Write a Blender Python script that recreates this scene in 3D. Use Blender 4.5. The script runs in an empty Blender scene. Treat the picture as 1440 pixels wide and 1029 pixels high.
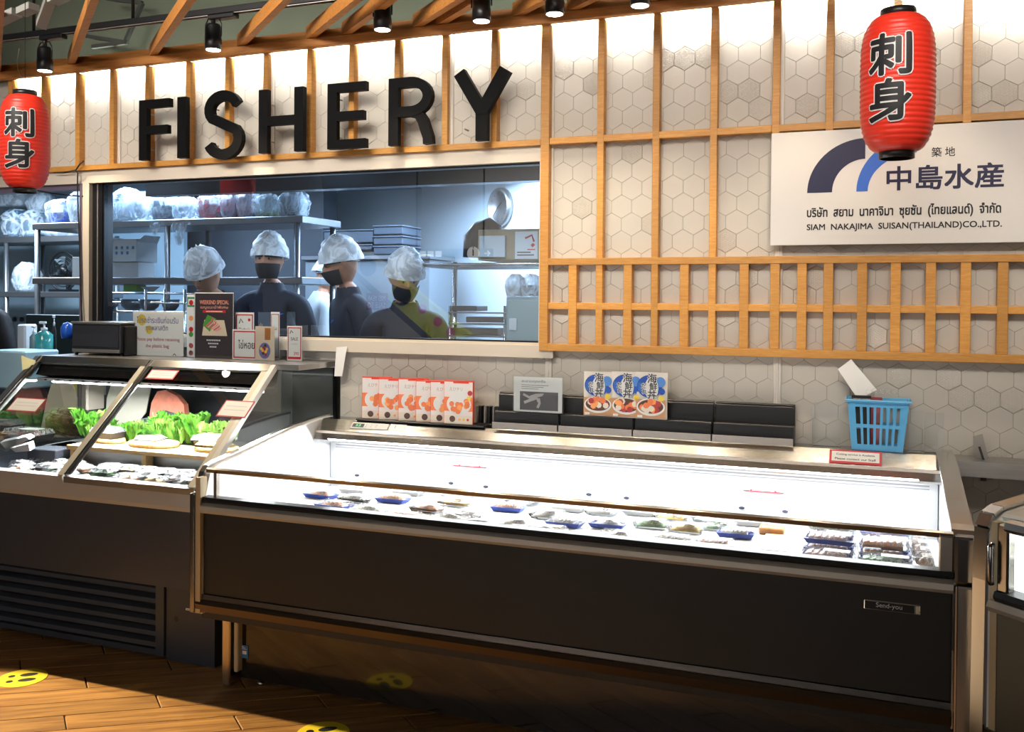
import bpy, bmesh, math, random
from math import sin, cos, pi, radians as R
from mathutils import Vector as V, Matrix as MX, noise as MN
random.seed(7)
SC = bpy.context.scene
COL = SC.collection
# ------------------------------------------------------------------ camera
YAW, PIT, ROL = 0.3677, -0.0121, 0.0082
FPX, PCX, PCY = 1330.0, 720.0, 440.5
CAMPOS = V((0, -3.95, 1.55))
_f = V((-sin(YAW)*cos(PIT), cos(YAW)*cos(PIT), sin(PIT)))
_r = V((cos(YAW), sin(YAW), 0)); _u = _r.cross(_f)
RT = cos(ROL)*_r + sin(ROL)*_u; UP = -sin(ROL)*_r + cos(ROL)*_u; FW = _f
cam = bpy.data.cameras.new('camera'); camo = bpy.data.objects.new('camera', cam); COL.objects.link(camo)
camo.matrix_world = MX(((RT.x, UP.x, -FW.x, CAMPOS.x), (RT.y, UP.y, -FW.y, CAMPOS.y), (RT.z, UP.z, -FW.z, CAMPOS.z), (0, 0, 0, 1)))
cam.sensor_width = 36; cam.lens = FPX/1440*36
cam.shift_x = 0.0; cam.shift_y = -(514.5-PCY)/1440
cam.clip_start = 0.05
SC.camera = camo
SC.view_settings.view_transform = 'Standard'; SC.view_settings.look = 'None'
SC.view_settings.gamma = 1; SC.view_settings.use_curve_mapping = False
SC.view_settings.exposure = 0.10
try:
    SC.cycles.use_denoising = True
    SC.cycles.max_bounces = 8; SC.cycles.transparent_max_bounces = 16
    SC.cycles.glossy_bounces = 4; SC.cycles.diffuse_bounces = 4; SC.cycles.transmission_bounces = 6
    SC.cycles.caustics_reflective = False; SC.cycles.caustics_refractive = False
    SC.cycles.sample_clamp_indirect = 4.0
except Exception: pass
# ------------------------------------------------------------------ world and lights
wd = bpy.data.worlds.new('world'); SC.world = wd; wd.use_nodes = True
wd.node_tree.nodes['Background'].inputs[0].default_value = (.97, .98, 1, 1)
wd.node_tree.nodes['Background'].inputs[1].default_value = 0.10
LS = 1.0
def area(name, loc, direction, sx, sy, w, col=(1, 1, 1), spread=180, shape='RECTANGLE'):
    l = bpy.data.lights.new(name, 'AREA'); l.shape = shape; l.size = sx; l.size_y = sy; l.energy = w*LS; l.color = col; l.spread = R(spread)
    o = bpy.data.objects.new(name, l); COL.objects.link(o); o.location = loc
    o.rotation_euler = V(direction).to_track_quat('-Z', 'Y').to_euler(); return o
def spot(name, loc, target, w, col=(1, 1, 1), size=60, blend=.4, rad=.03):
    l = bpy.data.lights.new(name, 'SPOT'); l.energy = w*LS; l.color = col; l.spot_size = R(size); l.spot_blend = blend; l.shadow_soft_size = rad
    o = bpy.data.objects.new(name, l); COL.objects.link(o); o.location = loc
    o.rotation_euler = (V(target)-V(loc)).to_track_quat('-Z', 'Y').to_euler(); return o
def point(name, loc, w, col=(1, 1, 1), rad=.05):
    l = bpy.data.lights.new(name, 'POINT'); l.energy = w*LS; l.color = col; l.shadow_soft_size = rad
    o = bpy.data.objects.new(name, l); COL.objects.link(o); o.location = loc; return o
WARM = (1.0, .80, .58); NEUT = (1.0, .93, .84); COLD = (.62, .80, 1.0)
SLATX = [-4.52, -4.277, -4.033, -3.797, -3.56, -3.299, -3.057, -2.828, -2.578, -2.345, -2.102, -1.858, -1.616, -1.371, -1.123, -.883, -.644, -.398, -.195, .05, .293, .537, .781, 1.02, 1.26, 1.5]
# cove strip behind the beam, one short tube light per bay, washing the tiles from above
for a, b in zip(SLATX[:-1], SLATX[1:]):
    area('cove_light', ((a+b)/2+.014, -.030, 2.815), (0, .46, -1), b-a-.04, .014, 3.6, (1, .98, .93), 46)
    area('cove_uplight', ((a+b)/2+.014, -.02, 2.87), (0, .10, 1), b-a-.04, .018, .10, (.92, 1, .88))
# mall ceiling light behind the camera, and a soft light added for front accent spots, washing the shop front
area('mall_ceiling_light', (-1.5, -5.8, 3.9), (.0, .0, -1), 6.0, 2.0, 12, (1, .90, .80), 120)
area('escalator_fill', (-2.5, -4.6, 3.95), (0, -1, -.9), 5.0, .4, 240, (1, .97, .94), 90)  # added fill, brightens the escalator so it shows in the window glass
area('shopfront_wash', (-1.3, -2.6, 3.55), (0, 1, -.40), 5.5, .8, 58, (1, .925, .83), 62)
# track spots (heads are modelled further down)
SPOTS = [(-3.945, 2.70), (-2.904, 2.715), (-2.01, 2.723), (-1.545, 2.714), (-1.225, 2.711), (-.874, 2.708), (-.3, 2.71), (.25, 2.71)]
SPY = -.32
for (x, z), tx, w in zip(SPOTS, (-3.7, -2.9, -2.0, -1.5, -1.2, -.9, -.3, .1), (60, 60, 45, 22, 20, 20, 20, 14)):
    spot('track_spot_light', (x, SPY, z-.01), (tx, SPY-(.42 if w > 100 else .22), 0.9), w, (1, .82, .58), 116 if w > 300 else 84, .25 if w > 300 else .5, .012)
# added low lamp out of view, raking along the floor past the unseen block
spot('added_floor_light', (-7.6, -1.03, 2.35), (-2.5, -1.62, 0), 4600, (1, .80, .50), 15, .25, .012)
# kitchen ceiling panels
area('kitchen_light', (-2.6, 1.95, 2.46), (0, -.1, -1), 1.2, .5, 80, COLD)
area('kitchen_light', (-2.3, .8, 2.40), (-.1, .1, -1), 1.4, .3, 26, COLD)
area('kitchen_light', (-4.4, 1.2, 2.46), (0, 0, -1), 1.0, .5, 60, COLD)
area('kitchen_light', (-6.0, 1.0, 2.46), (0, 0, -1), 1.0, .5, 60, COLD)
# case lamps: tubes under the ledge / canopy
area('case_lamp', (-1.1, -.205, .925), (0, -.75, -.6), 2.5, .03, 33, (.93, .97, 1))
area('case_lamp', (-1.1, -.12, .895), (0, -.1, -1), 2.5, .03, 16, (.93, .97, 1))
area('case_lamp', (-3.27, -.33, 1.13), (0, -.6, -1), 1.3, .03, 36, (.95, .98, 1))
area('case_lamp', (-3.27, -.31, 1.13), (0, .25, -1), 1.3, .03, 42, (.95, .98, 1))
area('case_lamp', (.554, -1.195, .945), (.4, .4, -1), .3, .05, 5, (.97, 1, .97))

# ------------------------------------------------------------------ pixel helpers (work out real positions on real planes)
def ray(u, v): return (FW + RT*((u-PCX)/FPX) - UP*((v-PCY)/FPX))
def PY(u, v, y): d = ray(u, v); return CAMPOS + d*((y-CAMPOS.y)/d.y)
def PZ(u, v, z): d = ray(u, v); return CAMPOS + d*((z-CAMPOS.z)/d.z)
def PX(u, v, x): d = ray(u, v); return CAMPOS + d*((x-CAMPOS.x)/d.x)
def proj(p):
    q = V(p)-CAMPOS; w = q.dot(FW); return (PCX+FPX*q.dot(RT)/w, PCY-FPX*q.dot(UP)/w)
# ------------------------------------------------------------------ materials
MAT = {}
def nodes(m): m.use_nodes = True; return m.node_tree.nodes, m.node_tree.links
def setp(b, **k):
    for n, v in k.items():
        n = n.replace('_', ' ')
        if n in b.inputs: b.inputs[n].default_value = v
def mat(name, col, rough=.5, metal=0., noise=0., nscale=20., bump=0., bscale=60., emit=None, es=1., coat=0., spec=.5, trans=0., ior=1.45, alpha=1., sss=0., dark=None, stretch=None, aniso=0.):
    if name in MAT: return MAT[name]
    m = bpy.data.materials.new(name); n, l = nodes(m); b = n['Principled BSDF']
    c = (*col, 1)
    setp(b, Base_Color=c, Roughness=rough, Metallic=metal, Coat_Weight=coat, IOR=ior, Transmission_Weight=trans, Alpha=alpha, Specular_IOR_Level=spec, Anisotropic=aniso)
    if sss: setp(b, Subsurface_Weight=sss); 
    if emit: setp(b, Emission_Color=(*emit, 1), Emission_Strength=es)
    if noise or bump:
        tc = n.new('ShaderNodeTexCoord'); mp = n.new('ShaderNodeMapping'); l.new(tc.outputs['Object'], mp.inputs[0])
        if stretch: mp.inputs['Scale'].default_value = stretch
    if noise:
        nz = n.new('ShaderNodeTexNoise'); nz.inputs['Scale'].default_value = nscale; nz.inputs['Detail'].default_value = 5; l.new(mp.outputs[0], nz.inputs[0])
        mx = n.new('ShaderNodeMix'); mx.data_type = 'RGBA'
        d = dark or tuple(x*(1-noise) for x in col)
        mx.inputs[6].default_value = (*d, 1); mx.inputs[7].default_value = c
        rp = n.new('ShaderNodeMapRange'); rp.inputs[1].default_value = .35; rp.inputs[2].default_value = .65
        l.new(nz.outputs[0], rp.inputs[0]); l.new(rp.outputs[0], mx.inputs[0]); l.new(mx.outputs[2], b.inputs['Base Color'])
    if bump:
        nb = n.new('ShaderNodeTexNoise'); nb.inputs['Scale'].default_value = bscale; nb.inputs['Detail'].default_value = 3; l.new(mp.outputs[0], nb.inputs[0])
        bp = n.new('ShaderNodeBump'); bp.inputs['Strength'].default_value = bump; bp.inputs['Distance'].default_value = .01
        l.new(nb.outputs[0], bp.inputs['Height']); l.new(bp.outputs[0], b.inputs['Normal'])
    MAT[name] = m; return m
def glass(name, tint=(1, 1, 1), rough=0.0, ior=1.5, refl=(1, 1, 1), base=0.0):
    """thin sheet: clear transparency mixed with a fresnel reflection"""
    if name in MAT: return MAT[name]
    m = bpy.data.materials.new(name); n, l = nodes(m); n.remove(n['Principled BSDF'])
    t = n.new('ShaderNodeBsdfTransparent'); t.inputs[0].default_value = (*tint, 1)
    g = n.new('ShaderNodeBsdfGlossy'); g.inputs['Roughness'].default_value = rough; g.inputs[0].default_value = (*refl, 1)
    f = n.new('ShaderNodeFresnel'); f.inputs[0].default_value = ior
    ad = n.new('ShaderNodeMath'); ad.operation = 'ADD'; ad.inputs[1].default_value = base; ad.use_clamp = True; l.new(f.outputs[0], ad.inputs[0])
    mx = n.new('ShaderNodeMixShader'); l.new(ad.outputs[0], mx.inputs[0]); l.new(t.outputs[0], mx.inputs[1]); l.new(g.outputs[0], mx.inputs[2])
    l.new(mx.outputs[0], n['Material Output'].inputs[0]); MAT[name] = m; return m
def film(name, col=(.9, .95, 1), amt=.35, rough=.15, scale=30, lo=.45):
    """crinkled plastic bag film: mostly clear, with white highlights painted along its creases"""
    if name in MAT: return MAT[name]
    m = bpy.data.materials.new(name); n, l = nodes(m); b = n['Principled BSDF']
    setp(b, Base_Color=(*col, 1), Roughness=rough)
    t = n.new('ShaderNodeBsdfTransparent'); t.inputs[0].default_value = (.95, .975, 1, 1)
    tc = n.new('ShaderNodeTexCoord'); nz = n.new('ShaderNodeTexNoise'); nz.inputs['Scale'].default_value = scale; nz.inputs['Detail'].default_value = 3; nz.inputs['Distortion'].default_value = .7
    l.new(tc.outputs['Object'], nz.inputs[0])
    sb = n.new('ShaderNodeMath'); sb.operation = 'SUBTRACT'; sb.inputs[1].default_value = .5; l.new(nz.outputs[0], sb.inputs[0])
    ab = n.new('ShaderNodeMath'); ab.operation = 'ABSOLUTE'; l.new(sb.outputs[0], ab.inputs[0])
    rp = n.new('ShaderNodeMapRange'); rp.inputs[1].default_value = .0; rp.inputs[2].default_value = .10; rp.inputs[3].default_value = min(1, amt*2.0); rp.inputs[4].default_value = amt*lo; l.new(ab.outputs[0], rp.inputs[0])
    bp = n.new('ShaderNodeBump'); bp.inputs['Strength'].default_value = 1; bp.inputs['Distance'].default_value = .03; l.new(ab.outputs[0], bp.inputs['Height']); l.new(bp.outputs[0], b.inputs['Normal'])
    mx = n.new('ShaderNodeMixShader'); l.new(rp.outputs[0], mx.inputs[0]); l.new(t.outputs[0], mx.inputs[1]); l.new(b.outputs[0], mx.inputs[2])
    l.new(mx.outputs[0], n['Material Output'].inputs[0]); MAT[name] = m; return m
def wood(name, c1, c2, rough=.45, scale=(1, 1, 12), nscale=6, bump=.15):
    if name in MAT: return MAT[name]
    m = bpy.data.materials.new(name); n, l = nodes(m); b = n['Principled BSDF']
    tc = n.new('ShaderNodeTexCoord'); mp = n.new('ShaderNodeMapping'); mp.inputs['Scale'].default_value = scale; l.new(tc.outputs['Object'], mp.inputs[0])
    oi = n.new('ShaderNodeObjectInfo'); ml = n.new('ShaderNodeMath'); ml.operation = 'MULTIPLY'; ml.inputs[1].default_value = 37.; l.new(oi.outputs['Random'], ml.inputs[0]); l.new(ml.outputs[0], mp.inputs['Location'])
    nz = n.new('ShaderNodeTexNoise'); nz.inputs['Scale'].default_value = nscale; nz.inputs['Detail'].default_value = 7; nz.inputs['Roughness'].default_value = .65; nz.inputs['Distortion'].default_value = .5; l.new(mp.outputs[0], nz.inputs[0])
    cr = n.new('ShaderNodeValToRGB'); cr.color_ramp.elements[0].position = .36; cr.color_ramp.elements[0].color = (*c2, 1); cr.color_ramp.elements[1].position = .66; cr.color_ramp.elements[1].color = (*c1, 1)
    l.new(nz.outputs[0], cr.inputs[0])
    hs = n.new('ShaderNodeHueSaturation'); mr = n.new('ShaderNodeMapRange'); mr.inputs[3].default_value = .82; mr.inputs[4].default_value = 1.15; l.new(oi.outputs['Random'], mr.inputs[0]); l.new(mr.outputs[0], hs.inputs['Value']); l.new(cr.outputs[0], hs.inputs['Color'])
    l.new(hs.outputs[0], b.inputs['Base Color']); setp(b, Roughness=rough)
    bp = n.new('ShaderNodeBump'); bp.inputs['Strength'].default_value = bump; bp.inputs['Distance'].default_value = .004; l.new(nz.outputs[0], bp.inputs['Height']); l.new(bp.outputs[0], b.inputs['Normal'])
    MAT[name] = m; return m
def lin(h):  # sRGB hex -> linear
    r = [int(h[i:i+2], 16)/255 for i in (0, 2, 4)]
    return tuple(x/12.92 if x <= .04045 else ((x+.055)/1.055)**2.4 for x in r)
def flat(name, h, rough=.55, **k): return mat(name, lin(h), rough, **k)
# ------------------------------------------------------------------ mesh builder
ORG = {}
TXT = {}
def text_geo(s, off=0., sub=0.):
    """flat outline of a line of writing, normalised: height of capitals kept in proportion"""
    k = (s, off, sub)
    if k in TXT: return TXT[k]
    cu = bpy.data.curves.new('t', 'FONT'); cu.body = s; cu.offset = off; cu.resolution_u = 3; cu.fill_mode = 'FRONT' if hasattr(cu, 'fill_mode') else cu.fill_mode
    o = bpy.data.objects.new('t', cu); COL.objects.link(o)
    dg = bpy.context.evaluated_depsgraph_get(); me = bpy.data.meshes.new_from_object(o.evaluated_get(dg))
    if sub:
        bm = bmesh.new(); bm.from_mesh(me)
        for _ in range(5):
            es = [e for e in bm.edges if e.calc_length() > sub]
            if not es: break
            bmesh.ops.subdivide_edges(bm, edges=es, cuts=1); bmesh.ops.triangulate(bm, faces=[f for f in bm.faces if len(f.verts) > 3])
        bm.to_mesh(me); bm.free()
    vs = [(v.co.x, v.co.y) for v in me.vertices]; fs = [tuple(p.vertices) for p in me.polygons]
    bpy.data.objects.remove(o); bpy.data.curves.remove(cu); bpy.data.meshes.remove(me)
    if not vs: vs = [(0, 0), (1, 0), (0, 1)]; fs = []
    x0 = min(v[0] for v in vs); x1 = max(v[0] for v in vs); y0 = min(v[1] for v in vs); y1 = max(v[1] for v in vs)
    r = ([((x-x0)/max(x1-x0, 1e-6), (y-y0)/max(y1-y0, 1e-6)) for x, y in vs], fs, (x1-x0)/max(y1-y0, 1e-6)); TXT[k] = r; return r
class MB:
    def __init__(s): s.v = []; s.f = []; s.m = []; s.s = []; s.mats = []; s.M = MX.Identity(4)
    def mi(s, m):
        if m not in s.mats: s.mats.append(m)
        return s.mats.index(m)
    def add(s, vs, fs, m, smooth=False):
        o = len(s.v); s.v += [s.M @ V(v) for v in vs]; k = s.mi(m)
        for f in fs: s.f.append(tuple(i+o for i in f)); s.m.append(k); s.s.append(smooth)
        return s
    def box(s, x0, x1, y0, y1, z0, z1, m):
        vs = [(x0, y0, z0), (x1, y0, z0), (x1, y1, z0), (x0, y1, z0), (x0, y0, z1), (x1, y0, z1), (x1, y1, z1), (x0, y1, z1)]
        return s.add(vs, [(0, 3, 2, 1), (4, 5, 6, 7), (0, 1, 5, 4), (1, 2, 6, 5), (2, 3, 7, 6), (3, 0, 4, 7)], m)
    def bbox(s, x0, x1, y0, y1, z0, z1, m, b=.004, seg=1):
        """box with rounded (chamfered) edges"""
        bm = bmesh.new(); bmesh.ops.create_cube(bm, size=1)
        for v in bm.verts: v.co = V((x0+(v.co.x+.5)*(x1-x0), y0+(v.co.y+.5)*(y1-y0), z0+(v.co.z+.5)*(z1-z0)))
        b = min(b, .45*min(x1-x0, y1-y0, z1-z0))
        bmesh.ops.bevel(bm, geom=list(bm.edges), offset=b, segments=seg, affect='EDGES', profile=.5)
        bm.verts.index_update()
        s.add([v.co.copy() for v in bm.verts], [tuple(v.index for v in f.verts) for f in bm.faces], m); bm.free(); return s
    def prism(s, poly, ax, a, b, m, smooth=False):
        """polygon (2D) extruded along axis ax between a and b"""
        n = len(poly)
        def P(p, t): return (t, p[0], p[1]) if ax == 'x' else ((p[0], t, p[1]) if ax == 'y' else (p[0], p[1], t))
        vs = [P(p, a) for p in poly]+[P(p, b) for p in poly]
        s.add(vs, [tuple(range(n-1, -1, -1)), tuple(range(n, 2*n))], m)
        o = len(s.v)-2*n
        for i in range(n):
            j = (i+1) % n; s.f.append((o+i, o+j, o+n+j, o+n+i)); s.m.append(s.mi(m)); s.s.append(smooth)
        return s
    def quad(s, a, b, c, d, m): return s.add([a, b, c, d], [(0, 1, 2, 3)], m)
    def tube(s, pts, r, m, n=8, closed=False, smooth=True):
        pts = [V(p) for p in pts]; k = len(pts); rr = r if isinstance(r, (list, tuple)) else [r]*k
        vs = []; prev = None
        for i, p in enumerate(pts):
            a = pts[(i-1) % k] if (i or closed) else p; b = pts[(i+1) % k] if (i < k-1 or closed) else p
            t = (b-a).normalized() if (b-a).length > 1e-9 else V((0, 0, 1))
            if prev is None: u = t.orthogonal().normalized()
            else: u = (prev-t*prev.dot(t)); u = u.normalized() if u.length > 1e-6 else t.orthogonal().normalized()
            prev = u; w = t.cross(u)
            for j in range(n): vs.append(p+(u*cos(2*pi*j/n)+w*sin(2*pi*j/n))*rr[i])
        fs = []
        for i in range(k if closed else k-1):
            for j in range(n):
                q = (i+1) % k; fs.append((i*n+j, i*n+(j+1) % n, q*n+(j+1) % n, q*n+j))
        if not closed: fs += [tuple(range(n-1, -1, -1)), tuple((k-1)*n+j for j in range(n))]
        return s.add(vs, fs, m, smooth)
    def lathe(s, prof, m, n=24, c=(0, 0, 0), smooth=True, caps=True, sx=1, sy=1):
        vs = []; k = len(prof)
        for r, z in prof:
            for j in range(n): vs.append((c[0]+r*sx*cos(2*pi*j/n), c[1]+r*sy*sin(2*pi*j/n), c[2]+z))
        fs = [(i*n+j, i*n+(j+1) % n, (i+1)*n+(j+1) % n, (i+1)*n+j) for i in range(k-1) for j in range(n)]
        if caps: fs += [tuple(range(n-1, -1, -1)), tuple((k-1)*n+j for j in range(n))]
        return s.add(vs, fs, m, smooth)
    def text(s, t, O, U, W, w, h, m, lift=.0006, off=0., keep=True, center=True):
        """line of writing on the plane at O (lower-left) spanned by U, W; fits w x h"""
        if off >= .015 and off < .05:
            dx = w*.0; e = h*off*.9
            for ex, ez in ((e, 0), (0, e), (e, e)): s.text(t, V(O)+V(U).normalized()*ex+V(W).normalized()*ez, U, W, w, h, m, lift+.00002*(1+ex/e+2*ez/e), 0., keep, center)
            off = 0.
        vs, fs, asp = text_geo(t, off); O = V(O); U = V(U).normalized(); W = V(W).normalized(); N = U.cross(W)
        ww, hh = w, h
        if keep:
            if asp*h > w: hh = w/asp
            else: ww = asp*h
        ox = (w-ww)/2 if center else 0; oy = (h-hh)/2
        return s.add([O+U*(ox+x*ww)+W*(oy+y*hh)+N*lift for x, y in vs], fs, m)
    def rect(s, O, U, W, x0, x1, y0, y1, m, lift=.0004):
        O = V(O); U = V(U).normalized(); W = V(W).normalized(); N = U.cross(W)
        P = lambda x, y: O+U*x+W*y+N*lift
        return s.add([P(x0, y0), P(x1, y0), P(x1, y1), P(x0, y1)], [(0, 1, 2, 3)], m)
    def disc(s, O, U, W, cx, cy, r, m, lift=.0005, n=20, ry=None):
        O = V(O); U = V(U).normalized(); W = V(W).normalized(); N = U.cross(W); ry = ry or r
        return s.add([O+U*(cx+r*cos(2*pi*i/n))+W*(cy+ry*sin(2*pi*i/n))+N*lift for i in range(n)], [tuple(range(n))], m)
    def build(s, name, parent=None, org=None):
        if parent is not None: og = ORG[parent.name]
        elif org is not None: og = V(org)
        else:
            xs = [v.x for v in s.v]; ys = [v.y for v in s.v]; zs = [v.z for v in s.v]
            og = V(((min(xs)+max(xs))/2, (min(ys)+max(ys))/2, min(zs)))
        me = bpy.data.meshes.new(name); me.from_pydata([v-og for v in s.v], [], s.f)
        for m in s.mats: me.materials.append(m)
        me.polygons.foreach_set('material_index', s.m); me.polygons.foreach_set('use_smooth', s.s); me.update()
        o = bpy.data.objects.new(name, me); COL.objects.link(o); ORG[o.name] = og
        if parent is not None: o.parent = parent
        else: o.location = og
        return o
def B(fn=None): return MB()
def thing(name, label, cat, loc, group=None, rz=0.):
    o = bpy.data.objects.new(name, None); COL.objects.link(o); o.empty_display_size = .05
    o.location = loc; ORG[o.name] = V(loc); tag(o, label, cat, group); return o
def tag(o, label=None, cat=None, group=None, kind=None):
    if label: o['label'] = label
    if cat: o['category'] = cat
    if group: o['group'] = group
    if kind: o['kind'] = kind
    return o
def struct(o): o['kind'] = 'structure'; return o
def dup(o, loc=None, rz=None, label=None, group=None, parent=None):
    c = o.copy(); COL.objects.link(c)
    if parent is not None: c.parent = parent
    if loc is not None: c.location = loc
    if rz is not None: c.rotation_euler = (c.rotation_euler[0], c.rotation_euler[1], rz)
    if label: c['label'] = label
    if group: c['group'] = group
    for ch in CHILD(o): dup(ch, parent=c)
    return c
def CHILD(o): return [x for x in bpy.data.objects if x.parent is o] if o.type == 'EMPTY' or True else []
UX, UZ, UY = V((1, 0, 0)), V((0, 0, 1)), V((0, 1, 0))
# common materials
STEEL = mat('brushed steel', (.50, .49, .475), .36, 1, noise=.12, nscale=8, stretch=(1, 20, 20), bump=.03, bscale=30)
CHROME = mat('polished steel', (.78, .77, .75), .20, 1)
DKMETAL = mat('dark grey metal', (.030, .030, .033), .42, 0, spec=.4)
BLACK = mat('black plastic', (.008, .008, .009), .35)
WHITEP = mat('white enamel', (.86, .87, .88), .35)
PAPER = mat('white paper', (.82, .82, .80), .6)
INK = mat('black ink', (.012, .012, .014), .5)
RED = mat('red print', lin('c8202c'), .45)
ACR = glass('clear acrylic', (.97, .98, .98), .02, 1.12, base=.035)
GLS = glass('case glass', (.97, .985, .98), 0, 1.45)
WOODA = wood('light plywood slats', lin('d19a4c'), lin('bd813a'), .42, (6, 6, 60), 3)
WOODB = wood('oak beam', lin('cf8d48'), lin('b57536'), .5, (3, 30, 30), 3)
# ================================================================== structure
# ---- floor with slanted-end planks
fl = MB().box(-6.5, 3.2, -7.5, .02, -.05, -.006, mat('floor joint filler', (.02, .013, .008), .8)).build('floor'); struct(fl)
PLK = wood('floor plank wood', lin('b08448'), lin('7c552c'), .42, (26, 1.6, 8), 1.6, .1)
def plank_mesh(L, Wd, ua, va):
    ux, vx = V((cos(ua), sin(ua), 0)), V((cos(va), sin(va), 0))
    w = Wd/abs(ux.cross(vx).z); g = .0022
    a = [ux*g+vx*g, ux*(L-g)+vx*g, ux*(L-g)+vx*(w-g), ux*g+vx*(w-g)]; c = sum(a, V())/4
    me = bpy.data.meshes.new('plank')
    lo = [p-V((0, 0, .006)) for p in a]; hi = [p+(c-p)*.006 for p in a]
    me.from_pydata(lo+hi, [], [(4, 5, 6, 7), (0, 1, 5, 4), (1, 2, 6, 5), (2, 3, 7, 6), (3, 0, 4, 7)]); me.materials.append(PLK); return me, w
ua, va = R(33.5), R(139.7)   # plank run, end-joint direction
pm, pw = plank_mesh(.92, .125, ua, va)
# wood grain must follow the plank: rotate mesh data into a local frame where y is the run
for v in pm.vertices: v.co = MX.Rotation(R(90)-ua, 3, 'Z') @ v.co
ux, vx = V((cos(ua), sin(ua), 0)), V((cos(va), sin(va), 0))
rows = []
base = V((-2.913, -1.056, 0))     # an end joint seen in the photograph
cand = []
for j in range(-24, 26):
    for i in range(-6, 7):
        p = base+vx*(j*pw)+ux*(i*.92+((j*.37) % 1)*.92*(0 if j == 0 else 1))
        c = p+ux*.46+vx*pw/2
        if not (-5.6 < c.x < 2.4 and -3.9 < c.y < -.35): continue
        cand.append((p, c))
def vis(c):
    d = (c-CAMPOS).dot(FW)
    if d < .3: return 0
    u, v = proj(c); return (1/d**2)*(8 if -150 < u < 1590 and v < 1200 else 1)
cand.sort(key=lambda t: -vis(t[1]))
for p, c in cand[:290]:
    o = bpy.data.objects.new('plank', pm); COL.objects.link(o); o.parent = fl; o.location = p-ORG['floor']; o.rotation_euler = (0, 0, ua-R(90))
st = MB()
for p, c in cand[290:]:
    q = V((p.x, p.y, 0)); M = MX.Translation(q) @ MX.Rotation(ua-R(90), 4, 'Z')
    st.M = M; st.add([v.co for v in pm.vertices], [tuple(f.vertices) for f in pm.polygons], PLK)
if cand[290:]: tag(st.build('planks_beyond', fl), kind='stuff')

# ---- tiled back wall (front of tiles at y=0), opening for the kitchen window
WIN = (-3.877, -1.386, 1.36, 2.168)
TILE = mat('glazed white tile', lin('c3bdb2'), .16, noise=.05, nscale=3, spec=.5)
GROUT = mat('tile joint', lin('bab3a7'), .4)
PLAS = mat('wall plaster cream', lin('cfc4b4'), .6, noise=.05, nscale=4)
w = MB()
w.box(-6.4, 1.9, .0021, .10, 2.24, 2.80, GROUT); w.box(WIN[1], 1.9, .0021, .10, .0, 2.24, GROUT); w.box(-2.405, WIN[1], .0021, .10, 0, 1.33, GROUT)
wall = struct(w.build('wall_back', org=(0, 0, 0)))
HW = .088; HS = HW/math.sqrt(3)
hexp = [(HS*sin(k*pi/3), HS*cos(k*pi/3)) for k in range(6)]
def hexmesh(poly, patt):
    """poly ccw-ish list of (x,z) about (0,0)"""
    m = MB(); n = len(poly); cx = sum(p[0] for p in poly)/n; cz = sum(p[1] for p in poly)/n
    sh = lambda t, y: [(cx+(p[0]-cx)*t, y, cz+(p[1]-cz)*t) for p in poly]
    a, b = sh(1.0, .0022), sh(.978, .0)
    vs = a+b; fs = [(i, n+i, n+(i+1) % n, (i+1) % n) for i in range(n)]
    if not patt: fs.append(tuple(range(2*n-1, n-1, -1)))
    m.add(vs, fs, TILE)
    if patt:  # little star relief: each cell of the triangle grid is a shallow pyramid
        N = 5; k = .955
        for q in range(6):
            A = V((cx, 0, cz)); Bp = V((cx+(poly[q][0]-cx)*k, 0, cz+(poly[q][1]-cz)*k)); Cp = V((cx+(poly[(q+1) % 6][0]-cx)*k, 0, cz+(poly[(q+1) % 6][1]-cz)*k))
            g = lambda i, j: A+(Bp-A)*(i/N)+(Cp-A)*(j/N)
            for i in range(N):
                for j in range(N-i):
                    for t in ([g(i, j), g(i+1, j), g(i, j+1)], [g(i+1, j), g(i+1, j+1), g(i, j+1)] if i+j < N-1 else None):
                        if t is None: continue
                        c = sum(t, V())/3+V((0, -.0011, 0)); m.add(t+[c], [(0, 1, 3), (1, 2, 3), (2, 0, 3)], TILE)
    return m
def clip(poly, x0, x1, z0, z1):
    for ax, lim, s in ((0, x0, 1), (0, x1, -1), (1, z0, 1), (1, z1, -1)):
        out = []
        for i in range(len(poly)):
            p, q = poly[i], poly[(i+1) % len(poly)]; a, b = (p[ax]-lim)*s, (q[ax]-lim)*s
            if a >= 0: out.append(p)
            if (a >= 0) != (b >= 0): t = a/(a-b); out.append((p[0]+(q[0]-p[0])*t, p[1]+(q[1]-p[1])*t))
        poly = out
        if len(poly) < 3: return None
    return poly
def area2(p): return abs(sum(p[i][0]*p[(i+1) % len(p)][1]-p[(i+1) % len(p)][0]*p[i][1] for i in range(len(p))))/2
PANX = [-6.4, -4.74, -3.77, -2.80, -1.83, -1.345, -.37, .61, 1.9]   # joints between tile panels
def tofmesh(mb, name):
    me = bpy.data.meshes.new(name); me.from_pydata(mb.v, [], mb.f); me.materials.append(TILE); return me
me_pl = tofmesh(hexmesh(hexp, False), 'tile'); me_pt = tofmesh(hexmesh(hexp, True), 'tile')
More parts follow.
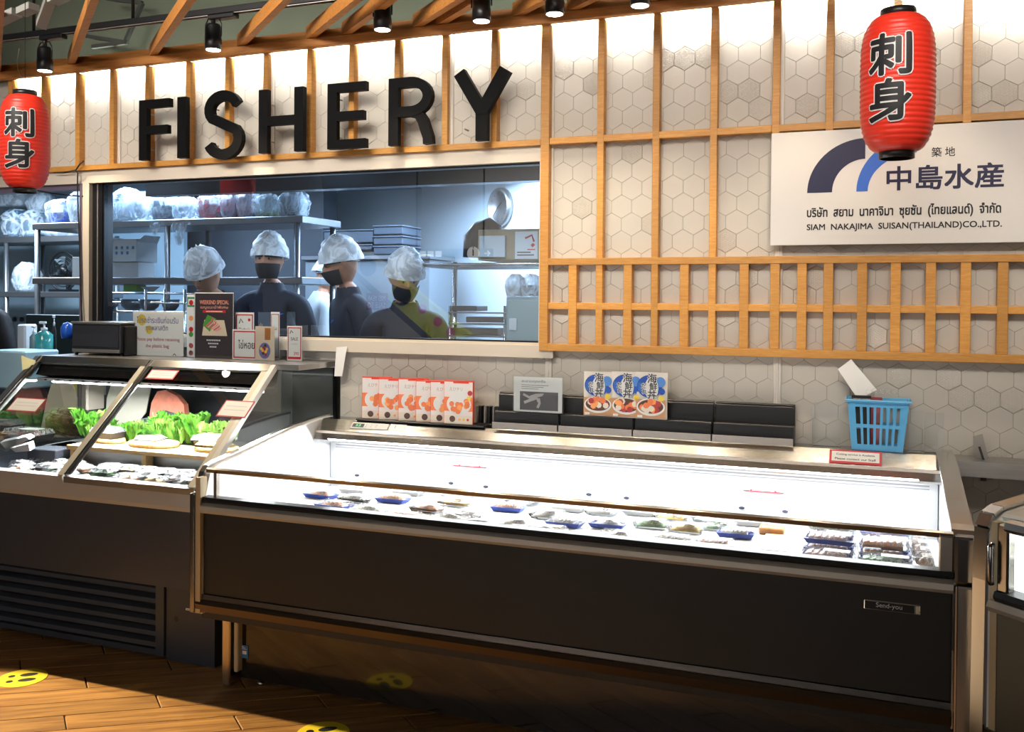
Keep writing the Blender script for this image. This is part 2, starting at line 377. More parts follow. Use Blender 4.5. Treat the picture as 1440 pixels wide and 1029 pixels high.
PATN = [(794, 55), (802, 91), (779, 118), (736, 116), (757, 117), (921, 78), (948, 78), (983, 75), (1003, 76), (1042, 125), (1062, 125), (1022, 127), (1195, 52), (1220, 48), (1060, 165), (1130, 160), (1402, 130), (1425, 128), (1380, 131),
        (240, 140), (85, 142), (276, 143), (285, 180), (590, 165), (614, 155), (510, 196), (185, 185), (785, 373), (790, 390), (815, 410), (870, 447), (895, 448), (912, 450), (903, 312), (880, 213), (895, 205), (1063, 372), (1063, 400), (1104, 385), (1145, 395), (950, 411), (1027, 412),
        (1335, 395), (1232, 478), (1285, 478), (1253, 525), (1263, 530), (1345, 520), (1358, 560), (1420, 640), (1380, 640), (1425, 660), (1398, 560), (1440, 562), (565, 526), (590, 524), (485, 570)]
tiles = []; tstuff = MB()
REG = [(-6.4, 1.9, 2.235, 2.80), (WIN[1]+.03, 1.9, .30, 2.235), (-2.40, WIN[1]+.03, .30, 1.325)]
for ri, (rx0, rx1, rz0, rz1) in enumerate(REG):
    for pa, pb in zip(PANX[:-1], PANX[1:]):
        x0, x1 = max(rx0, pa+.008), min(rx1, pb-.008)
        if x1-x0 < .02: continue
        for j in range(0, 42):
            zc = -.02+j*HS*1.5
            if zc < rz0-.06 or zc > rz1+.06: continue
            for i in range(int((pb-pa)/HW)+3):
                xc = pa-.03+(i+(j % 2)*.5)*HW
                if xc < x0-.05 or xc > x1+.05: continue
                pp = [(xc+a, zc+b) for a, b in hexp]; cp = clip(pp, x0, x1, rz0, rz1)
                if not cp or area2(cp) < .0006: continue
                full = area2(cp) > .99*area2(pp)
                u, v = proj((xc, 0, zc))
                pt = full and (any(abs(u-a) < 15 and abs(v-b) < 13 for a, b in PATN) or random.random() < .03)
                c = (sum(p[0] for p in cp)/len(cp), sum(p[1] for p in cp)/len(cp))
                vz = area2(cp)/((V((c[0], 0, c[1]))-CAMPOS).length**3) * (1 if (0 < u < 1440 and v < 640) else .01)
                if -.38 < xc < .55 and 1.8 < zc < 2.2: vz *= .01
                tiles.append((vz, full, pt, (xc, zc), cp, c))
tiles.sort(key=lambda t: -t[0])
for k, (vz, full, pt, (xc, zc), cp, c) in enumerate(tiles):
    if k < 296:
        if full: me = me_pt if pt else me_pl; loc = (xc, 0, zc)
        else: me = tofmesh(hexmesh([(p[0]-c[0], p[1]-c[1]) for p in cp], False), 'tile'); loc = (c[0], 0, c[1])
        o = bpy.data.objects.new('tile', me); COL.objects.link(o); o.parent = wall; o.location = loc
    else:
        tstuff.M = MX.Translation((xc, 0, zc)) if full else MX.Identity(4)
        if full:
            me = me_pt if pt else me_pl; tstuff.add([v.co for v in me.vertices], [tuple(f.vertices) for f in me.polygons], TILE)
        else:
            q = hexmesh(cp, False); tstuff.add(q.v, q.f, TILE)
tag(tstuff.build('smaller_tiles', wall), kind='stuff')
PTRIM = mat('white panel trim', lin('d8d2c8'), .35)
for i, px in enumerate(PANX[1:-1]):
    z0 = 2.24 if px < -1.4 else .96
    t = MB().bbox(px-.016, px+.016, -.010, .004, z0, 2.79, PTRIM, .003).bbox(px-.005, px+.005, -.014, -.006, z0, 2.79, PTRIM, .002)
    t.build('joint_strip', wall)
# upper wall above the beam, ceiling, far surroundings
struct(MB().box(-7.5, 3.0, .10, .16, 2.80, 4.15, mat('upper wall grey green', lin('6c7464'), .8, noise=.1, nscale=2)).build('wall_upper'))
struct(MB().box(-7.5, 3.6, -7.8, .5, 4.1, 4.2, mat('black ceiling', (.006, .006, .006), .8)).build('ceiling'))
struct(MB().box(-7.5, 3.6, -7.9, -7.8, 0, 4.1, mat('mall wall', (.42, .41, .40), .7)).build('wall_mall_far'))
struct(MB().box(3.5, 3.6, -7.8, .1, 0, 4.1, mat('mall wall', (.16, .13, .10), .7)).build('wall_mall_right'))
struct(MB().box(1.9, 3.5, .006, .1, 0, 2.95, PLAS).build('wall_back_right'))
# ---- window surround: cream frame, black sash post, glass
WFR = mat('cream window frame', lin('cdc3b4'), .45)
x0, x1, z0, z1 = WIN
w1 = MB()
w1.box(-6.3, x1+.028, -.028, .10, z1, 2.235, WFR)                       # head
w1.box(x1, x1+.022, -.028, .10, z0-.06, z1, WFR)                          # right jamb
w1.box(-3.985, x1+.07, -.034, .12, z0-.055, z0, WFR)                      # sill board
w1.box(-3.985, x1, -.02, .03, z0, z0+.010, WFR)
wn = struct(w1.build('window_1'))
MB().box(-3.945, -3.877, -.005, .07, z0, z1, BLACK).box(-3.912, -3.904, -.008, 0, z0, z1, mat('sash seal grey', (.15, .15, .16), .4)).build('black_post', wn)
MB().box(-4.005, -3.945, -.03, .08, .95, z1, WFR).box(-4.005, -3.99, -.036, .08, .95, z1, mat('mauve anodised edge', lin('8e8296'), .35, .6)).build('cream_post', wn)
MB().box(-3.877, x1, .012, .018, z0, z1, BLACK).build  # (seal is below)
sg = MB()
for a in (z0+.01, z1-.008): sg.box(-3.877, x1, .0, .026, a, a+.008, BLACK)
for a in (-3.877, x1-.008): sg.box(a, a+.008, .0, .026, z0+.01, z1, BLACK)
sg.build('glass_seal', wn)
MB().quad((-3.87, .013, z0+.01), (x1-.004, .013, z0+.01), (x1-.004, .013, z1), (-3.87, .013, z1), glass('bluish window glass', (.74, .85, .98), 0, 1.5, (1.0, .97, .92), .085)).build('glass_pane', wn)
MB().box(-6.3, -4.005, -.01, .05, z1-.03, z1+.0, mat('mauve anodised edge', lin('8e8296'), .35, .6)).build('head_track', wn)
# metal shelf band under the sill behind the left case
sb = MB().box(-3.985, -2.41, .0, .06, 1.225, 1.300, STEEL).box(-3.985, -2.40, -.012, .06, 1.262, 1.272, CHROME)
struct(sb.build('trim_1'))
struct(MB().box(-4.0, -2.30, .245, .265, 0, 1.245, mat('counter back panel', lin('3c3b35'), .4)).build('wall_counter'))

# ================================================================== timber lattice, beam and ceiling battens
lat = thing('timber_lattice', 'pale timber slat screen with small square grid fixed on the white tiles', 'lattice', (0, -.02, 1.34))
def strip(name, x0, x1, y0, y1, z0, z1, m=WOODA, par=lat, b=.0015): return MB().bbox(x0, x1, y0, y1, z0, z1, m, b).build(name, par)
ZB = 2.757
for i, x in enumerate(SLATX):
    zlo = 2.262 if x < -1.42 else (2.262 if -.38 < x < .9 else 1.366)
    if x < -1.42 or x > -1.30: strip('slat', x, x+.029, -.040, -.001, zlo if x < -1.42 else (2.232 if -.41 < x < .9 else 1.37), ZB+.002)
    if -.41 < x < .9: strip('slat', x, x+.036, -.042, -.001, 1.37, 1.712)
strip('slat', -1.377, -1.338, -.045, -.001, 1.338, ZB+.002)
mids = []
lx = [s for s in SLATX if s >= -1.38]
for a, b in zip(lx[:-1], lx[1:]):
    mids.append((a+b)/2+.002)
for x in mids: strip('short_slat', x, x+.036, -.042, -.001, 1.37, 1.712)
strip('rail', -4.6, -1.377, -.046, -.001, 2.235, 2.262)
strip('rail', -1.338, -.40, -.039, -.001, 2.238, 2.266)
strip('rail', -.40, 1.55, -.039, -.001, 2.238, 2.266)
strip('rail', -1.338, 1.55, -.045, -.002, 1.712, 1.741)
strip('rail', -1.338, 1.55, -.039, -.002, 1.520, 1.549)
strip('rail', -1.338, 1.55, -.047, -.002, 1.338, 1.370)
can = thing('timber_canopy', 'orange timber beam over the slats with slanting ceiling battens', 'beam', (-1.5, -.05, ZB))
MB().bbox(-5.6, 2.0, -.078, -.040, ZB, ZB+.042, WOODB, .003).build('beam', can)
MB().bbox(-5.6, 2.0, -.052, -.034, ZB+.042, ZB+.085, WOODB, .002).build('beam', can)
bd = V((cos(R(-39.9)), sin(R(-39.9)), 0)); bn = V((-bd.y, bd.x, 0))
for u in (-20, 95, 210, 333, 430, 480, 580, 613, 720, 797, 905, 1010):
    p = PY(u+6, 75, -.10) if u < 0 else PY(u+5, {95: 87, 210: 76, 333: 66, 430: 55, 480: 50, 580: 37, 613: 33, 720: 20, 797: 11, 905: -2, 1010: -14}[u], -.055)
    p = V((p.x, -.055, ZB+.043)); L = 2.6
    m = MB(); w_, h_ = .034, .06
    c = [p-bn*w_/2, p+bn*w_/2]
    vs = [c[0], c[1], c[1]+bd*L, c[0]+bd*L]; vs += [v+V((0, 0, h_)) for v in vs]
    m.add(vs, [(0, 3, 2, 1), (4, 5, 6, 7), (0, 1, 5, 4), (1, 2, 6, 5), (2, 3, 7, 6), (3, 0, 4, 7)], WOODB).build('batten', can)
# ---- ceiling services
t = thing('light_track', 'black lighting track hanging below the dark ceiling', 'track', (-2, SPY, 2.88))
MB().bbox(-5.6, 1.2, SPY-.018, SPY+.018, 2.875, 2.905, BLACK, .003).build('rail', t)
for dy in (-.012, .012): MB().box(-5.6, 1.2, SPY+dy-.002, SPY+dy+.002, 2.872, 2.875, STEEL).build('conductor', t)
for x in (-5.0, -4.02, -3.38, -2.42, -1.4, -.4, .6): MB().tube([(x, SPY, 2.9), (x, SPY, 4.1)], .008, BLACK, 6).build('drop_rod', t)
LENS = mat('lamp lens', (1, 1, 1), .3, emit=(1, .93, .82), es=25)
spn = ['far left, beside the small red lantern', 'above the letters F and S', 'above the letter E', 'above the letter R', 'above the letter Y', 'right of the letter Y near the picture top', 'above the white company sign, out of the frame', 'above the right red lantern']
for i, (x, z) in enumerate(SPOTS):
    h = thing('track_spotlight', 'black cylinder spotlight on the track '+spn[i], 'spotlight', (x, SPY, z), 'track spotlights')
    k = MB(); k.M = MX.Translation((x, SPY, z))
    k.lathe([(.030, .004), (.036, 0), (.039, .002), (.039, .05), (.037, .052), (.037, .105), (.030, .118), (.012, .124)], BLACK, 24); k.build('housing', h)
    k = MB(); k.M = MX.Translation((x, SPY, z)); k.lathe([(.0, -.001), (.033, -.001)], LENS, 24, caps=False); k.build('lens', h)
    k = MB(); pts = [(x-.045, SPY, z+.06), (x-.045, SPY, z+.12), (x-.03, SPY, z+.145), (x+.03, SPY, z+.145), (x+.045, SPY, z+.12), (x+.045, SPY, z+.06)]
    k.tube(pts, .0035, BLACK, 6); k.tube([(x, SPY, z+.12), (x, SPY, 2.875)], .010, BLACK, 8); k.build('yoke', h)
    k = MB().bbox(x-.02, x+.13, SPY-.022, SPY+.022, 2.852, 2.874, BLACK, .004).build('adapter', h)
DUCT = mat('dull galvanised duct', (.10, .105, .10), .5, .4, noise=.3, nscale=4)
d = thing('ceiling_frame', 'dark metal frame of a hung bulkhead in the ceiling', 'frame', (-3.7, .02, 3.0))
for a, b in (((130, 66), (176, 60)), ((176, 60), (200, 4)), ((200, 4), (150, -2)), ((115, 50), (180, 60))):
    p, q = PY(*a, -.02), PY(*b, -.02); MB().tube([p, q], .014, DUCT, 4, smooth=False).build('bar', d)
d = thing('cable_tray', 'pale underside of a cable tray up in the dark ceiling', 'tray', (-4.4, -.6, 3.2))
for a, b, y in (((-5, 36), (24, 22), -.7), ((30, 22), (48, 14), -.7), ((58, 40), (74, -5), -.5), ((74, 6), (104, -8), -.9)):
    p, q = PY(*a, y), PY(*b, y); m = MB(); m.box(-.0, .001, 0, .001, 0, .001, DUCT); m.v = []; m.f = []; m.m = []; m.s = []
    n = V((0, .03, 0)); m.add([p-n, p+n, q+n, q-n, p-n+UZ*.03, p+n+UZ*.03, q+n+UZ*.03, q-n+UZ*.03], [(0, 3, 2, 1), (4, 5, 6, 7), (0, 1, 5, 4), (1, 2, 6, 5), (2, 3, 7, 6), (3, 0, 4, 7)], mat('pale tray metal', (.30, .30, .28), .5)).build('bracket', d)
for x0, y0, x1, y1, z, r, dl in ((-6, -1.6, 1.5, -1.4, 3.45, .12, 'thick dark round air duct, lower one under the black ceiling'), (-5.5, -.9, -1, -1.0, 3.75, .08, 'thin dark round air duct, upper one near the wall')):
    o = MB().tube([(x0, y0, z), (x1, y1, z)], r, DUCT, 14).build('air_duct'); tag(o, dl, 'duct', 'air ducts')
# ================================================================== open island case (long, white inside)
LINER = mat('white case liner', lin('eef0f2'), .3)
PANEL = mat('charcoal front panel', (.016, .0155, .013), .42, noise=.15, nscale=2)
BRONZE = mat('bronze tinted rail', (.10, .068, .042), .35, .7, bump=.02, bscale=20)
RAILM = mat('pale satin rail', lin('b7b0a4'), .4, .3)
CREAM = mat('cream foam edge', lin('b9a886'), .7)
DKCH = mat('dark polished post', (.26, .24, .23), .16, 1)
COPPER = mat('warm polished steel', (.52, .46, .40), .25, 1)
GREYD = mat('grey drain', (.35, .35, .37), .5)
CX0, CX1 = -2.47, .270
def prof(y0, z_in): pass
EP = [(-.015, .33), (-.015, 1.0), (-.12, .998), (-.305, .984), (-.50, .956), (-.655, .930), (-.80, .911), (-.871, .902), (-.905, .892), (-.928, .872), (-.955, .787), (-.965, .56), (-.970, .335)]
case = thing('display_freezer', 'long open chilled display case with charcoal front and white interior', 'display case', (-1.1, -.5, 0))
for nm, a, b, k in (('end_panel', CX0, CX0+.045, -1), ('end_panel', CX1-.045, CX1, 1)):
    MB().prism([(y*.994, z-.006) for y, z in EP], 'x', a+.004, b-.004 if k < 0 else b, LINER).build(nm, case)
    # steel capping along the whole edge
    top = [p for p in EP[1:]]
    m = MB(); t = .012; out = a if k < 0 else b
    for (p, q) in zip(top[:-1], top[1:]):
        d = (V((0, q[0], q[1]))-V((0, p[0], p[1]))).normalized(); n = V((0, d.z, -d.y))
        if n.y > 0: pass
        P, Q = V((0, *p)), V((0, *q)); o = -n*t if False else n*.0
        w0, w1 = (a-.004, a+.020) if k < 0 else (a-.012, b+.004)
        mt = (CHROME if q[1] > .86 else (DKCH if q[1] > .5 or k < 0 else COPPER))
        L = -.006*n; H = .004*n
        vs = []
        for x in (w0, w1):
            for c in (P+L, P+H, Q+H, Q+L): vs.append(V((x, c.y, c.z)))
        m.add(vs, [(0, 1, 2, 3), (7, 6, 5, 4), (0, 4, 5, 1), (1, 5, 6, 2), (2, 6, 7, 3), (3, 7, 4, 0)], mt)
    m.build('edge_trim', case)
MB().bbox(CX0-.006, CX0+.018, -.985, -.952, .335, .80, DKCH, .006, 2).build('corner_post', case)
MB().box(CX0+.018, CX0+.040, -.978, -.94, .335, .86, CREAM).build('foam_edge', case)
MB().bbox(CX1-.055, CX1+.004, -.990, -.950, .755, .895, DKCH, .010, 2).build('corner_post', case)
MB().bbox(CX1-.052, CX1+.002, -.985, -.950, .20, .752, COPPER, .008, 2).box(CX1-.046, CX1-.043, -.988, -.98, .21, .75, DKCH).box(CX1-.008, CX1-.005, -.988, -.98, .21, .75, DKCH).build('corner_post', case)
a, b = CX0+.040, CX1-.055
MB().bbox(a, b, -.962, -.93, .405, .732, PANEL, .004).build('front_panel', case)
MB().prism([(-.93, .722), (-.975, .724), (-.984, .735), (-.982, .752), (-.965, .762), (-.93, .764)], 'x', a, b, RAILM).build('bumper_rail', case)
MB().prism([(-.93, .764), (-.968, .764), (-.972, .772), (-.966, .784), (-.93, .786)], 'x', a, b, BLACK).build('black_groove', case)
MB().prism([(-.93, .405), (-.968, .407), (-.970, .388), (-.93, .388)], 'x', a-.02, b, DKCH).prism([(-.93, .386), (-.972, .386), (-.985, .372), (-.975, .342), (-.955, .335), (-.93, .335)], 'x', a-.02, b, BRONZE).build('lower_rail', case)
MB().box(a-.03, b+.04, -.93, -.05, .30, .64, PANEL).build('tank', case)
MB().box(a+.05, b+.05, -.80, -.05, .03, .30, mat('glossy dark plinth', (.012, .010, .009), .12, coat=.5)).build('plinth', case)
MB().bbox(CX0+.035, CX0+.075, -.84, -.76, .0, .335, COPPER, .005).build('leg', case)
MB().bbox(CX0+.085, CX0+.105, -.83, -.78, .06, .33, CREAM, .004).build('leg_foam', case)
for x in (-2.30, -.95, .12): MB().lathe([(.018, 0), (.02, .008), (.008, .012), (.008, .06)], CHROME, 12, (x, -.76, 0)).build('foot', case)
BLUS = flat('blue sticker', '2f6fa6')
p = PY(341, 915, -.802); k = MB(); k.rect((p.x-.028, -.802, p.z-.028), UX, UZ, 0, .056, 0, .052, BLUS); k.rect((p.x-.028, -.802, p.z-.028), UX, UZ, .028, .048, .016, .030, PAPER, .001)
for i in range(3): k.rect((p.x-.028, -.802, p.z-.028), UX, UZ, .006, .05-i*.008, .036+i*.005, .038+i*.005, PAPER, .001)
k.build('sticker', case)
# glass front with steel rail
gx0, gx1 = CX0+.095, CX1-.06
MB().quad((gx0, -.952, .782), (gx1, -.952, .782), (gx1, -.945, .882), (gx0, -.945, .882), GLS).build('front_glass', case)
MB().prism([(-.955, .878), (-.958, .892), (-.948, .897), (-.935, .892), (-.935, .880)], 'x', CX0+.05, CX1-.055, DKCH).build('glass_rail', case)
MB().bbox(CX0+.088, CX0+.102, -.962, -.940, .782, .882, COPPER, .002).build('glass_post', case)
MB().bbox(CX1-.092, CX1-.055, -.965, -.935, .782, .885, COPPER, .003).build('glass_post', case)
# liner: back wall, slots, deck, front lip
ya = -.05
MB().box(CX0+.045, CX1-.045, ya, -.015, .64, .93, LINER).build('inner_back_wall', case)
g = MB()
for i, z in enumerate((.885, .875, .863, .852)): g.box(CX0+.075, CX1-.075, ya-.004, ya, z, z+(.003 if i % 2 else .005), GREYD)
g.build('air_slot', case)
MB().prism([(-.93, .64), (-.05, .64), (-.05, .665), (-.90, .742), (-.93, .782)], 'x', CX0+.045, CX1-.045, LINER).build('deck', case)
RP = flat('red load line', 'd2344a')
for u0, u1, v in ((637, 684, 654), (1045, 1102, 689)):
    g = MB(); p, q = PY(u0, v, ya-.003), PY(u1, v+3, ya-.003); g.box(p.x, q.x, ya-.004, ya, p.z-.0015, p.z+.0015, RP)
    for t in (.2, .8):
        x = p.x+(q.x-p.x)*t; g.add([(x-.006, ya-.0045, p.z+.007), (x+.006, ya-.0045, p.z+.007), (x, ya-.0045, p.z)], [(0, 2, 1)], RP)
    g.build('load_line', case)
pass
g = MB()
for u, v in ((502, 668), (634, 679), (683, 684), (828, 695), (881, 700), (1043, 714), (1104, 719)):
    p = PY(u, v, ya-.002); g.lathe([(.010, 0), (.010, .004)], mat('rubber plug', (.03, .03, .06), .5), 10, (0, 0, 0)); 
    for j in range(20):
        q = g.v[len(g.v)-20+j]; g.v[len(g.v)-20+j] = V((p.x+q.x*1.2, ya-q.z, p.z+q.y*.55))
g.build('drain_plug', case)
# top ledge of stainless steel
LD = [(-.015, .90), (-.015, .995), (-.115, .995), (-.172, .948), (-.176, .938), (-.20, .908), (-.195, .900), (-.08, .900)]
MB().prism(LD, 'x', CX0+.045, CX1-.04, mat('ledge steel', (.40, .395, .38), .20, 1, noise=.15, nscale=8, stretch=(1, 20, 20), bump=.04, bscale=30)).build('steel_ledge', case)
MB().box(CX0+.045, CX1-.04, -.179, -.172, .936, .946, mat('ledge seam', (.8, .7, .6), .3, .8)).build('ledge_seam', case)
tube = mat('lamp tube', (1, 1, 1), .3, emit=(.95, .98, 1), es=9)
MB().tube([(CX0+.08, -.11, .893), (CX1-.08, -.11, .893)], .007, tube, 8).build('lamp_tube', case)
# thermostat strip and number card on the slanted face
sl = V((0, -.057, -.047)).normalized(); su = -sl
def slantpt(u, v):   # pixel to the slanted steel face
    d = ray(u, v); n = V((0, -.047, .057)).normalized(); P0 = V((0, -.115, .995)); return CAMPOS+d*((P0-CAMPOS).dot(n)/d.dot(n))
def slanted(name, u0, v0, u1, v1, m, lift, par=case, h=None):
    p, q = slantpt(u0, v0), slantpt(u1, v1); n = V((0, -.047, .057)).normalized(); h = h or .030
    k = MB(); a = p+sl*h*0
    vs = [p, V((q.x, p.y, p.z)), V((q.x, p.y, p.z))+sl*h, p+sl*h]; k.add([v for v in vs]+[v+n*lift for v in vs], [(3, 2, 1, 0), (4, 5, 6, 7), (0, 1, 5, 4), (1, 2, 6, 5), (2, 3, 7, 6), (3, 0, 4, 7)], m); return k, p, n
k, p, n = slanted('x', 497, 594, 548, 598, mat('silver keypad', lin('b9bcc0'), .4), .004, h=.036); 
k.rect(p+sl*.030+n*.0042+UX*.006, UX, su, 0, .060, 0, .022, BLACK); k.text('8.8', p+sl*.026+n*.0046+UX*.022, UX, su, .03, .015, mat('green digits', (.1, .4, .2), .4, emit=(.2, .8, .4), es=.5))
for i in range(6): k.disc(p+n*.0046, UX, -sl, .078+(i % 3)*.026, -.012-(i//3)*.012, .004, GREYD)
k.build('thermostat_panel', case)
k, p, n = slanted('x', 550, 596, 571, 600, PAPER, .001, h=.040); k.text('1', p+sl*.028+n*.0015+UX*.02, UX, su, .02, .018, INK); k.build('number_card', case)
# maker's plate
p0, p1 = PY(1215, 845, -.963), PY(1294, 862, -.963); zc = PY(1254, 853, -.963).z
k = MB().bbox(p0.x, p1.x, -.968, -.961, zc-.014, zc+.014, CHROME, .002)
k.rect((p0.x, -.968, zc-.014), UX, UZ, .002, .138, .003, .025, BLACK, .0006)
k.text('Send-you', (p0.x+.008, -.968, zc-.008), UX, UZ, .122, .018, mat('silver letters', (.6, .6, .6), .3), lift=.0012)
k.rect((p0.x, -.968, zc-.014), UX, UZ, .142, p1.x-p0.x-.003, .003, .025, mat('plate cream', lin('cfc5a8'), .4), .0006)
k.rect((p0.x+.15, -.968, zc-.006), UX, UZ, 0, .028, 0, .002, INK, .0012)
k.build('maker_plate', case)

# ================================================================== turned case at the right edge
c3 = thing('corner_freezer', 'second chilled case turned towards the viewer at the right edge', 'display case', (.274, -1.055, 0))
ang = R(-43.3)
def T3(): return MX.Translation((.274, -1.055, 0)) @ MX.Rotation(ang, 4, 'Z')
def m3(): k = MB(); k.M = T3(); return k
L3 = 1.6
PLINER = mat('shaded white glass liner', lin('d7dcd6'), .25)
m3().prism([(.62, .335), (.62, 1.03), (.35, 1.02), (.06, .985), (.02, .965), (.0, .93), (-.0, .335)], 'x', 0, .05, LINER).build('end_panel', c3)
k = m3(); E3 = [(.62, 1.03), (.35, 1.02), (.06, .985), (.025, .97), (.005, .94), (0, .80), (-.006, .10)]
for p, q in zip(E3[:-1], E3[1:]):
    d = V((0, q[0]-p[0], q[1]-p[1])).normalized(); n = V((0, d.z, -d.y)); P, Q = V((0, *p)), V((0, *q))
    vs = [V((x, c.y, c.z)) for x in (-.012, .028) for c in (P-n*.004, P+n*.012, Q+n*.012, Q-n*.004)]
    k.add(vs, [(0, 1, 2, 3), (7, 6, 5, 4), (0, 4, 5, 1), (1, 5, 6, 2), (2, 6, 7, 3), (3, 7, 4, 0)], CHROME if q[1] > .92 else DKCH)
k.build('edge_trim', c3)
m3().box(.042, .062, -.01, .02, .12, .965, CREAM).build('foam_edge', c3)
m3().bbox(.062, .095, -.012, .02, .78, .965, DKCH, .005).build('glass_post', c3)
m3().tube([(.055, -.022, .80), (.055, -.028, .81), (.055, -.028, .90), (.055, -.022, .91)], .008, DKCH, 8).build('handle', c3)
m3().prism([(.02, .94), (-.01, .945), (-.018, .955), (-.012, .972), (.01, .978), (.03, .975)], 'x', .085, L3, CHROME).build('top_rail', c3)
m3().quad((.095, -.004, .79), (L3, -.004, .79), (L3, .006, .945), (.095, .006, .945), GLS).build('front_glass', c3)
m3().prism([(.03, .755), (-.02, .757), (-.026, .768), (-.02, .782), (.03, .785)], 'x', .062, L3, BLACK).build('black_groove', c3)
m3().prism([(.03, .722), (-.02, .724), (-.03, .738), (-.022, .755), (.03, .757)], 'x', .045, L3, RAILM).build('bumper_rail', c3)
m3().bbox(.055, L3, -.008, .03, .40, .722, PANEL, .003).build('front_panel', c3)
m3().prism([(.03, .40), (-.02, .40), (-.03, .385), (-.02, .345), (.03, .335)], 'x', .035, L3, BRONZE).build('lower_rail', c3)
m3().box(.05, L3, .03, .60, .30, .70, PANEL).build('tank', c3)
m3().box(.12, L3, .15, .60, .0, .30, PANEL).build('plinth', c3)
k = m3().box(.05, L3, .12, .60, .70, .76, LINER).box(.05, L3, .14, .17, .74, .955, PLINER)
for z in (.82, .88): k.bbox(.16, .19, .115, .15, z, z+.03, mat('grey hook', (.45, .47, .46), .5), .004)
k.build('liner', c3)
m3().prism([(.02, .978), (.035, .985), (.35, 1.018), (.35, .99), (.03, .965)], 'x', .05, L3, mat('white lid glass', lin('dfe3e2'), .2)).build('lid', c3)

# ================================================================== serve-over case at the left (sloping glass)
S0, S1, SM = -3.968, -2.570, -3.262
so = thing('serve_over_case', 'left chilled case with sloping glass, grey body and louvred base', 'display case', (-3.27, -.3, 0))
GREYB = mat('grey body sheet', (.040, .046, .062), .38, noise=.1, nscale=2)
GREYT = mat('satin grey trim', lin('b0ada6'), .5, .1)
SBL = -6.0  # body runs on to the left, out of the frame
MB().prism([(-.72, .33), (-.79, .345), (-.80, .69), (.15, .69), (.15, .33)], 'x', S0-.8, S1, GREYB).build('body_panel', so)
MB().box(S0-.8, -2.83, -.72, -.62, .02, .045, GREYB).build('base_rail', so)
lv = 6
for i in range(lv):
    z = .055+i*.047
    MB().prism([(-.72, z), (-.716, z+.018), (-.69, z+.030), (-.688, z+.026), (-.712, z+.014), (-.714, z)], 'x', S0-.8, -2.87, GREYB).build('louvre', so)
MB().box(-2.872, -2.828, -.722, -.69, .02, .335, GREYB).build('louvre_frame', so)
MB().box(S0-.8, -2.828, -.60, .10, .02, .33, BLACK).build('inner_base', so)
k = MB().box(-2.824, S1, -.712, .10, .005, .33, GREYB)
p = PY(248, 870, -.7125); 
for (u, v, r) in ((248, 870, .012),):
    p = PY(u, v, -.7125); k.disc((0, -.7125, 0), UX, UZ, p.x, p.z, r, BLACK, .0008)
p = PY(266, 857, -.7125); k.rect((p.x-.018, -.7125, p.z-.004), UX, UZ, 0, .036, 0, .009, PAPER); k.rect((p.x-.012, -.7125, p.z-.001), UX, UZ, 0, .024, 0, .002, INK, .001)
k.build('side_base_panel', so)
MB().prism([(-.80, .675), (-.835, .682), (-.842, .70), (-.842, .765), (-.80, .772)], 'x', S0-.8, S1, GREYT).build('front_rail', so)
for a, b in ((S0-.8, SM-.008), (SM+.002, S1)):
    MB().prism([(-.80, .755), (-.846, .756), (-.848, .782), (-.80, .784)], 'x', a, b, CHROME if a == SM+.002 else GREYT).build('glass_sill', so)
# top shelf
MB().prism([(-.315, 1.232), (-.315, 1.257), (.24, 1.257), (.24, 1.232)], 'x', S0-.01, -2.43, STEEL).build('top_shelf', so)
MB().prism([(-.30, 1.232), (-.33, 1.215), (-.36, 1.165), (-.30, 1.150), (-.27, 1.165), (-.25, 1.232)], 'x', S0+.01, S1-.01, mat('dark canopy steel', (.14, .13, .12), .25, .9)).build('canopy_rail', so)
MB().box(S0+.03, S1-.03, -.37, -.25, 1.136, 1.150, STEEL).build('canopy_lip', so)
g = MB()
for i in range(16):
    x = S0+.08+i*.082
    g.box(x, x+.014, -.372, -.365, 1.139, 1.145, BLACK)
g.build('canopy_clip', so)
# sloping glass leaves with steel side frames
GA, GB = V((0, -.318, 1.250)), V((0, -.842, .785)); gd = (GB-GA).normalized(); gn = V((0, gd.z, -gd.y)); gn = gn if gn.y < 0 else -gn
def slab(x0, x1, t0, t1, n0, n1, m, k=None):
    """block on the glass slope: x range, distance along slope, offset along its normal"""
    k = k or MB(); L = (GB-GA).length; vs = []
    for x in (x0, x1):
        for t, n in ((t0, n0), (t1, n0), (t1, n1), (t0, n1)): c = GA+gd*t+gn*n; vs.append((x, c.y, c.z))
    return k.add(vs, [(0, 1, 2, 3), (7, 6, 5, 4), (0, 4, 5, 1), (1, 5, 6, 2), (2, 6, 7, 3), (3, 7, 4, 0)], m)
GL = (GB-GA).length
for a, b in ((S0, SM-.008), (SM+.004, S1-.004)):
    k = MB(); P = lambda x, t: (x, (GA+gd*t).y, (GA+gd*t).z); k.quad(P(a, .0), P(a, GL), P(b, GL), P(b, 0), GLS).build('sloping_glass', so)
    slab(a, a+.012, 0, GL, -.004, .010, CHROME).build('side_frame', so)
    slab(a+.012, a+.024, .03, GL-.01, -.004, .004, BLACK).build('black_seal', so)
    slab(b-.030, b, .0, GL, -.012, .004, mat('cream gasket', lin('c9c1ae'), .4)).build('side_gasket', so)
    slab(a, b, -.004, .040, -.010, .006, CHROME).build('head_frame', so)
slab(S0-.035, S0, 0, GL, -.03, .006, STEEL).build('side_frame', so)
slab(S1-.003, S1+.022, .0, GL, -.02, .006, mat('white edge trim', lin('d4d2cc'), .35)).build('side_frame', so)
